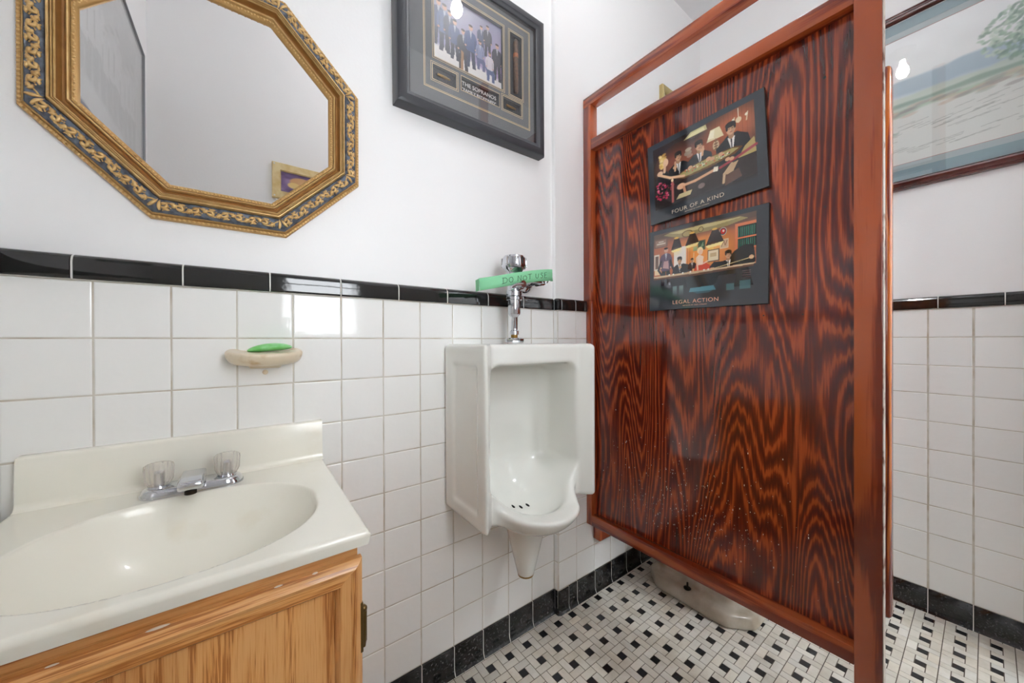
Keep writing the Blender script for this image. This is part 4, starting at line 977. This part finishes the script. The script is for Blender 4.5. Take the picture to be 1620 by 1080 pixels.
for ch, hgt in (('D', .017), ('O', .016), (' ', 0), ('N', .017), ('O', .014), ('T', .017), (' ', 0), ('U', .016), ('S', .017), ('E', .018)):
    if ch == ' ': x += .013; continue
    for stv in glyph[ch]: hwm.tube([tpos(x+.026*px, -.009+hgt*pz) for px, pz in stv], .00065, 5)
    x += .0215
hwm.build('handwriting', m_ink, tp)

# ------------------------------------------------------------------ vanity
va = thing('vanity_cabinet', (-.085, -.22, 0), 'golden oak vanity cabinet with a framed door under the cream sink', 'cabinet')
M().box(-.306, -.292, -.405, -.004, .09, .7555).box(.127, .141, -.405, -.004, .09, .7555).box(-.292, .127, -.405, -.010, .09, .104).box(-.292, .127, -.014, -.004, .104, .7555).box(-.306, .141, -.355, -.340, .001, .09).build('body', m_oakz, va)
M().box(-.3065, .1415, -.425, -.4052, .715, .7558, .001).build('top_rail', m_oakx, va, 30)
M().box(.1015, .1415, -.425, -.4052, .09, .7148, .001).box(-.3065, -.2665, -.425, -.4052, .09, .7148, .001).box(-.2665, .1015, -.425, -.4052, .09, .13, .001).build('face_frame', m_oakz, va, 30)
dx0, dx1, dz0, dz1 = -.300, .1455, .115, .7330
fD = lambda u, v, h: (u, -.4262-h, v)
dr = None
def mitred(u0, u1, v0, v1, wid):
    """four mitred members"""
    A_ = [(u0, v0), (u1, v0), (u1, v1), (u0, v1)]; B_ = [(u0+wid, v0+wid), (u1-wid, v0+wid), (u1-wid, v1-wid), (u0+wid, v1-wid)]
    prof = [(0, 0), (0, .010), (.15, .0165), (.30, .0195), (.42, .018), (.45, .0165), (.84, .0160), (.92, .013), (1, .008), (1, .004)]
    
    for k in range(4):
        V = []
        for t, h in prof:
            for (a, b) in ((A_[k], B_[k]), (A_[(k+1) % 4], B_[(k+1) % 4])):
                V.append(fD(a[0]+(b[0]-a[0])*t, a[1]+(b[1]-a[1])*t, h))
        F = [(2*i, 2*i+1, 2*i+3, 2*i+2) for i in range(len(prof)-1)]
        mems.append(M().add(V, F))
    return mems
mems = []; mitred(dx0, dx1, dz0, dz1, .0385)
pnl = quadbox(M(), fD, dx0+.03, dx1-.03, dz0+.03, dz1-.03, 0, .0062); dr = pnl.build('door', m_oakz, va)
for k, q in enumerate(mems): q.build('door_rail' if k % 2 == 0 else 'door_stile', m_oakx if k % 2 == 0 else m_oakz, dr, 35)
for z in (.588, .16):
    h_ = M().tube([(.1485, -.4335, z), (.1485, -.4335, z+.008), (.1485, -.4335, z+.009), (.1485, -.4335, z+.058), (.1485, -.4335, z+.059), (.1485, -.4335, z+.066)], [.0028, .0040, .0047, .0047, .0040, .0022], 10)
    h_.box(.1420, .1465, -.440, -.427, z-.004, z+.074, .001); h_.ball((.1485, -.4335, z+.060), .0055, n=10, m=6)
    h_.build('hinge', m_antique, va, 40)
for (x, z, w) in ((-.085, .7325, .011), (.035, .7315, .006), (-.165, .731, .007), (.08, .7322, .004)): M().ball((x, -.4262-.0105, z), 1, (w, .0012, .0022), 10, 6).build('worn_patch', m_speck, dr, 80)

# countertop with an integral oval basin
ct = thing('sink_countertop', (-.082, -.22, .757), 'cream moulded sink top with an oval basin, on the oak cabinet', 'sink')
tx0, tx1, ty0, ty1, tz = -.325, .1545, -.4520, -.001, .780
bcx, bcy, bax, bay = -.083, -.268, .190, .160
nx, ny = 170, 160
gx = np.linspace(tx0, tx1, nx); gy = np.linspace(ty0, ty1, ny); GX, GY = np.meshgrid(gx, gy, indexing='ij')
def hgt(X, Y):
    rr = (np.abs((X-bcx)/bax)**2.25+np.abs((Y-bcy)/bay)**2.25)**(1/2.25)
    t = np.clip((1-rr), 0, 1)
    z = -0.118*(1-(1-np.clip(t/.80, 0, 1))**2.1)
    lip = .0035*np.exp(-((rr-1.03)/.035)**2)*0
    z = np.where(rr < 1, z, 0)
    # soften the rim
    z = z*np.clip(t/.03, 0, 1)**.8
    # corner radius and front roll
    ex = np.minimum(X-tx0, tx1-X); ey = Y-ty0; R_ = .0065
    e = np.minimum(ex, ey); qx = np.clip(R_-ex, 0, None); qy = np.clip(R_-ey, 0, None); q = np.minimum(np.hypot(qx, qy), R_)
    roll = -(R_-np.sqrt(np.maximum(R_**2-q**2, 0)))
    rim = .0025*np.exp(-((e-.020)/.008)**2)
    return tz+z+roll+rim*0
GZ = hgt(GX, GY)
V = np.stack([GX, GY, GZ], -1).reshape(-1, 3).tolist(); idx = np.arange(nx*ny).reshape(nx, ny)
F = np.stack([idx[:-1, :-1], idx[1:, :-1], idx[1:, 1:], idx[:-1, 1:]], -1).reshape(-1, 4).tolist()
m_ = M(); m_.v = [tuple(v) for v in V]; m_.f = [tuple(f) for f in F]
loop = list(idx[:, 0])+list(idx[-1, 1:])+list(idx[-2::-1, -1])+list(idx[0, -2:0:-1])
b0 = len(m_.v)
for i in loop: v = m_.v[i]; m_.v.append((v[0], v[1], min(v[2]-.002, tz-.010)))
b1 = len(m_.v)
for i in loop: v = m_.v[i]; m_.v.append((v[0]+(.003 if v[0] < bcx else -.003)*(abs(v[0]-bcx) > .2), v[1]+(.003 if v[1] < ty0+.001 else 0), tz-.0235))
nl = len(loop)
for k in range(nl):
    m_.f.append((loop[k], loop[(k+1) % nl], b0+(k+1) % nl, b0+k)); m_.f.append((b0+k, b0+(k+1) % nl, b1+(k+1) % nl, b1+k))
m_.build('basin_top', m_marble, ct, 50)
bsx0, bsx1 = -.321, .1620
prof = [(-.001, .7795), (-.0355, .7795), (-.0290, .7815), (-.0250, .7860), (-.0235, .793), (-.0215, .866), (-.0195, .8705), (-.0150, .8725), (-.001, .8725)]
bs = M(); V = []
xs_ = [(bsx0, .0015), (bsx0+.002, 0), (bsx1-.010, 0), (bsx1-.008, .0)]
for x, s_ in xs_:
    for y, z in prof: V.append((x, y*(1-s_*8), z-s_*.6 if z > .8 else z))
n = len(prof); F = [(i*n+k, i*n+(k+1) % n, (i+1)*n+(k+1) % n, (i+1)*n+k) for i in range(3) for k in range(n)]+[tuple(range(n)), tuple(3*n+k for k in range(n))]
bs.add(V, F); bs.build('backsplash', m_marble, ct, 40)
M().lathe([(.021, 0), (.021, .002), (.016, .003), (.015, -.001), (.002, -.002)], (bcx, bcy, tz-.1185), 2, 28).build('drain', m_chrome, ct, 40)

# faucet
fa = thing('faucet', (-.083, -.078, .780), 'small chrome two-handle faucet with clear ribbed knobs at the back of the sink', 'faucet')
V = []; 
def stadium(L, w, n=10):
    r_ = []
    for k in range(n+1): a = -PI/2+PI*k/n; r_.append((L+w*math.cos(a), w*math.sin(a)))
    for k in range(n+1): a = PI/2+PI*k/n; r_.append((-L+w*math.cos(a), w*math.sin(a)))
    return r_
b_ = M(); rings = [(.051, .0275, 0), (.051, .0275, .004), (.050, .0245, .012), (.0495, .0225, .0145), (.048, .019, .016)]
V = []; 
for L, w, z in rings: V += [(-.083+px, -.078+py_, .7805+z) for px, py_ in stadium(L, w)]
n = 22; F = [(i*n+k, i*n+(k+1) % n, (i+1)*n+(k+1) % n, (i+1)*n+k) for i in range(len(rings)-1) for k in range(n)]+[tuple((len(rings)-1)*n+k for k in range(n))]
b_.add(V, F); b_.build('base_plate', m_chrome, fa, 35)
sp_ = M().prism([(-.060, .796), (-.072, .817), (-.135, .819), (-.150, .8155), (-.154, .808), (-.151, .800), (-.140, .797), (-.105, .797)], 0, -.101, -.065)
spo = sp_.build('spout', m_chrome, fa, 30)
bv = spo.modifiers.new('soft_edges', 'BEVEL'); bv.width = .004; bv.segments = 3
M().lathe([(.009, 0), (.009, -.007)], (-.083, -.141, .798), 2, 20).build('aerator', m_bronze, fa, 40)
for hx in (-.134, -.032):
    ho = M().lathe([(.012, 0), (.0165, .004), (.0175, .006), (.0200, .012), (.0212, .034), (.0205, .0400), (.0170, .0425), (.003, .0430)], (hx, -.078, .7975), 2, 96, .045, 16).build('knob', m_acryl, fa, 60)
    M().lathe([(.0075, 0), (.0075, .026), (.004, .030)], (hx, -.078, .7970), 2, 16).build('knob_stem', m_chrome, ho, 40)
    M().lathe([(.0180, 0), (.0165, .0045)], (hx, -.078, .7955), 2, 28).build('knob_base', m_chrome, ho, 40)

# ------------------------------------------------------------------ soap dish and soap
sdh = thing('soap_dish', (.037, 0, 1.012), 'beige oval ceramic soap dish fixed to the white tiles above the sink', 'soap dish')
def f_dish(X, Y, Z):
    top = 1.0560+.125*Y
    o = s_ell(X, Y, Z, (.037, -.018, 1.046), (.0745, .074, .045)); o = smax(smax(o, Z-top, .007), 1.017-Z, .014)
    i = s_ell(X, Y, Z, (.037, -.030, 1.0555), (.060, .050, .007))
    mount = s_box(X, Y, Z, (.037, -.008, 1.022), (.030, .010, .012), .004)
    o = smin(smax(o, -i, .004), mount, .008)
    return np.maximum(o, Y+.0005)
sdf_build('dish', f_dish, (-.042, -.10, 1.005), (.117, 0, 1.062), .0018, m_dish, sdh)
M().lathe([(.0058, -.0005), (.0058, -.003), (.004, -.0050), (.0005, -.0055)], (.037, 0, 1.000), 1, 14).build('screw_cap', m_dish, sdh, 50)
sm_ = M().ball((0, 0, 0), 1, (.044, .023, .0092), 28, 14)
q = M(); R3 = Matrix.Rotation(math.radians(-5), 3, 'Y')
q.add([R3 @ Vector((v[0], v[1], v[2]+.0035*(1-(v[0]/.041)**2)-.0015))+Vector((.0455, -.034, 1.0575)) for v in sm_.v], sm_.f)
q.build('soap_bar', m_soap, None, 80, label='worn green bar of soap lying in the beige soap dish', cat='soap')

# ------------------------------------------------------------------ toilet in the stall (its foot shows under the partition)
tx = 1.553
tl = thing('toilet', (tx, -.32, 0), 'old cream toilet in the stall, its foot showing under the partition', 'toilet')
def f_toi(X, Y, Z):
    xa = np.abs(X-tx)
    plate = np.maximum(np.maximum(xa-.138, np.maximum(-(Y+.118)*-1, -(Y)-.523)), np.maximum(Z-.052, -Z))
    plate = np.maximum(xa-.138+.35*np.clip(Z-.02, 0, 1), np.maximum(Y+.105, -Y-.523+.35*np.clip(Z-.02, 0, 1)))
    ch1 = (xa+(-Y)-(.138+.446))*.7071; ch2 = (xa+Y-(.138-.165))*.7071
    plate = smax(smax(plate, np.maximum(ch1, ch2), .01), np.maximum(Z-.054, -Z+.0005), .010)
    neck = s_box(X, Y, Z, (tx, -.30, .18), (.085, .17, .17), .06)
    bowl = s_ell(X, Y, Z, (tx, -.42, .385), (.180, .245, .20)); bowl = smax(bowl, Z-.385, .02)
    o = smin(smin(plate, neck, .03), bowl, .05)
    o = smax(o, -s_ell(X, Y, Z, (tx, -.43, .40), (.135, .19, .15)), .02)
    return np.maximum(o, -Z+.0005)
sdf_build('bowl', f_toi, (1.36, -.67, 0), (1.75, -.09, .40), .007, m_oldporc, tl)
M().box(tx-.22, tx+.22, -.225, -.035, .39, .74, .02, 3).build('tank', m_oldporc, tl, 40)
M().box(tx-.23, tx+.23, -.235, -.030, .741, .775, .010, 3).build('tank_lid', m_oldporc, tl, 40)
st_ = M(); V = []
for z in (.388, .406):
    for k in range(32):
        a = 2*PI*k/32; V.append((tx+.185*math.cos(a), -.43+.235*math.sin(a), z))
st_.add(V, [tuple(range(32)), tuple(range(32, 64))]+[(k, (k+1) % 32, 32+(k+1) % 32, 32+k) for k in range(32)]); st_.build('seat_lid', m_oldporc, tl, 40)
M().lathe([(.014, 0), (.0145, .005), (.008, .008), (.004, .009), (.0035, .026), (.001, .027)], (1.447, -.290, .052), 2, 16).build('floor_bolt', m_bronze, tl, 40)

for o in bpy.data.objects:
    if '_o' in o: del o['_o']
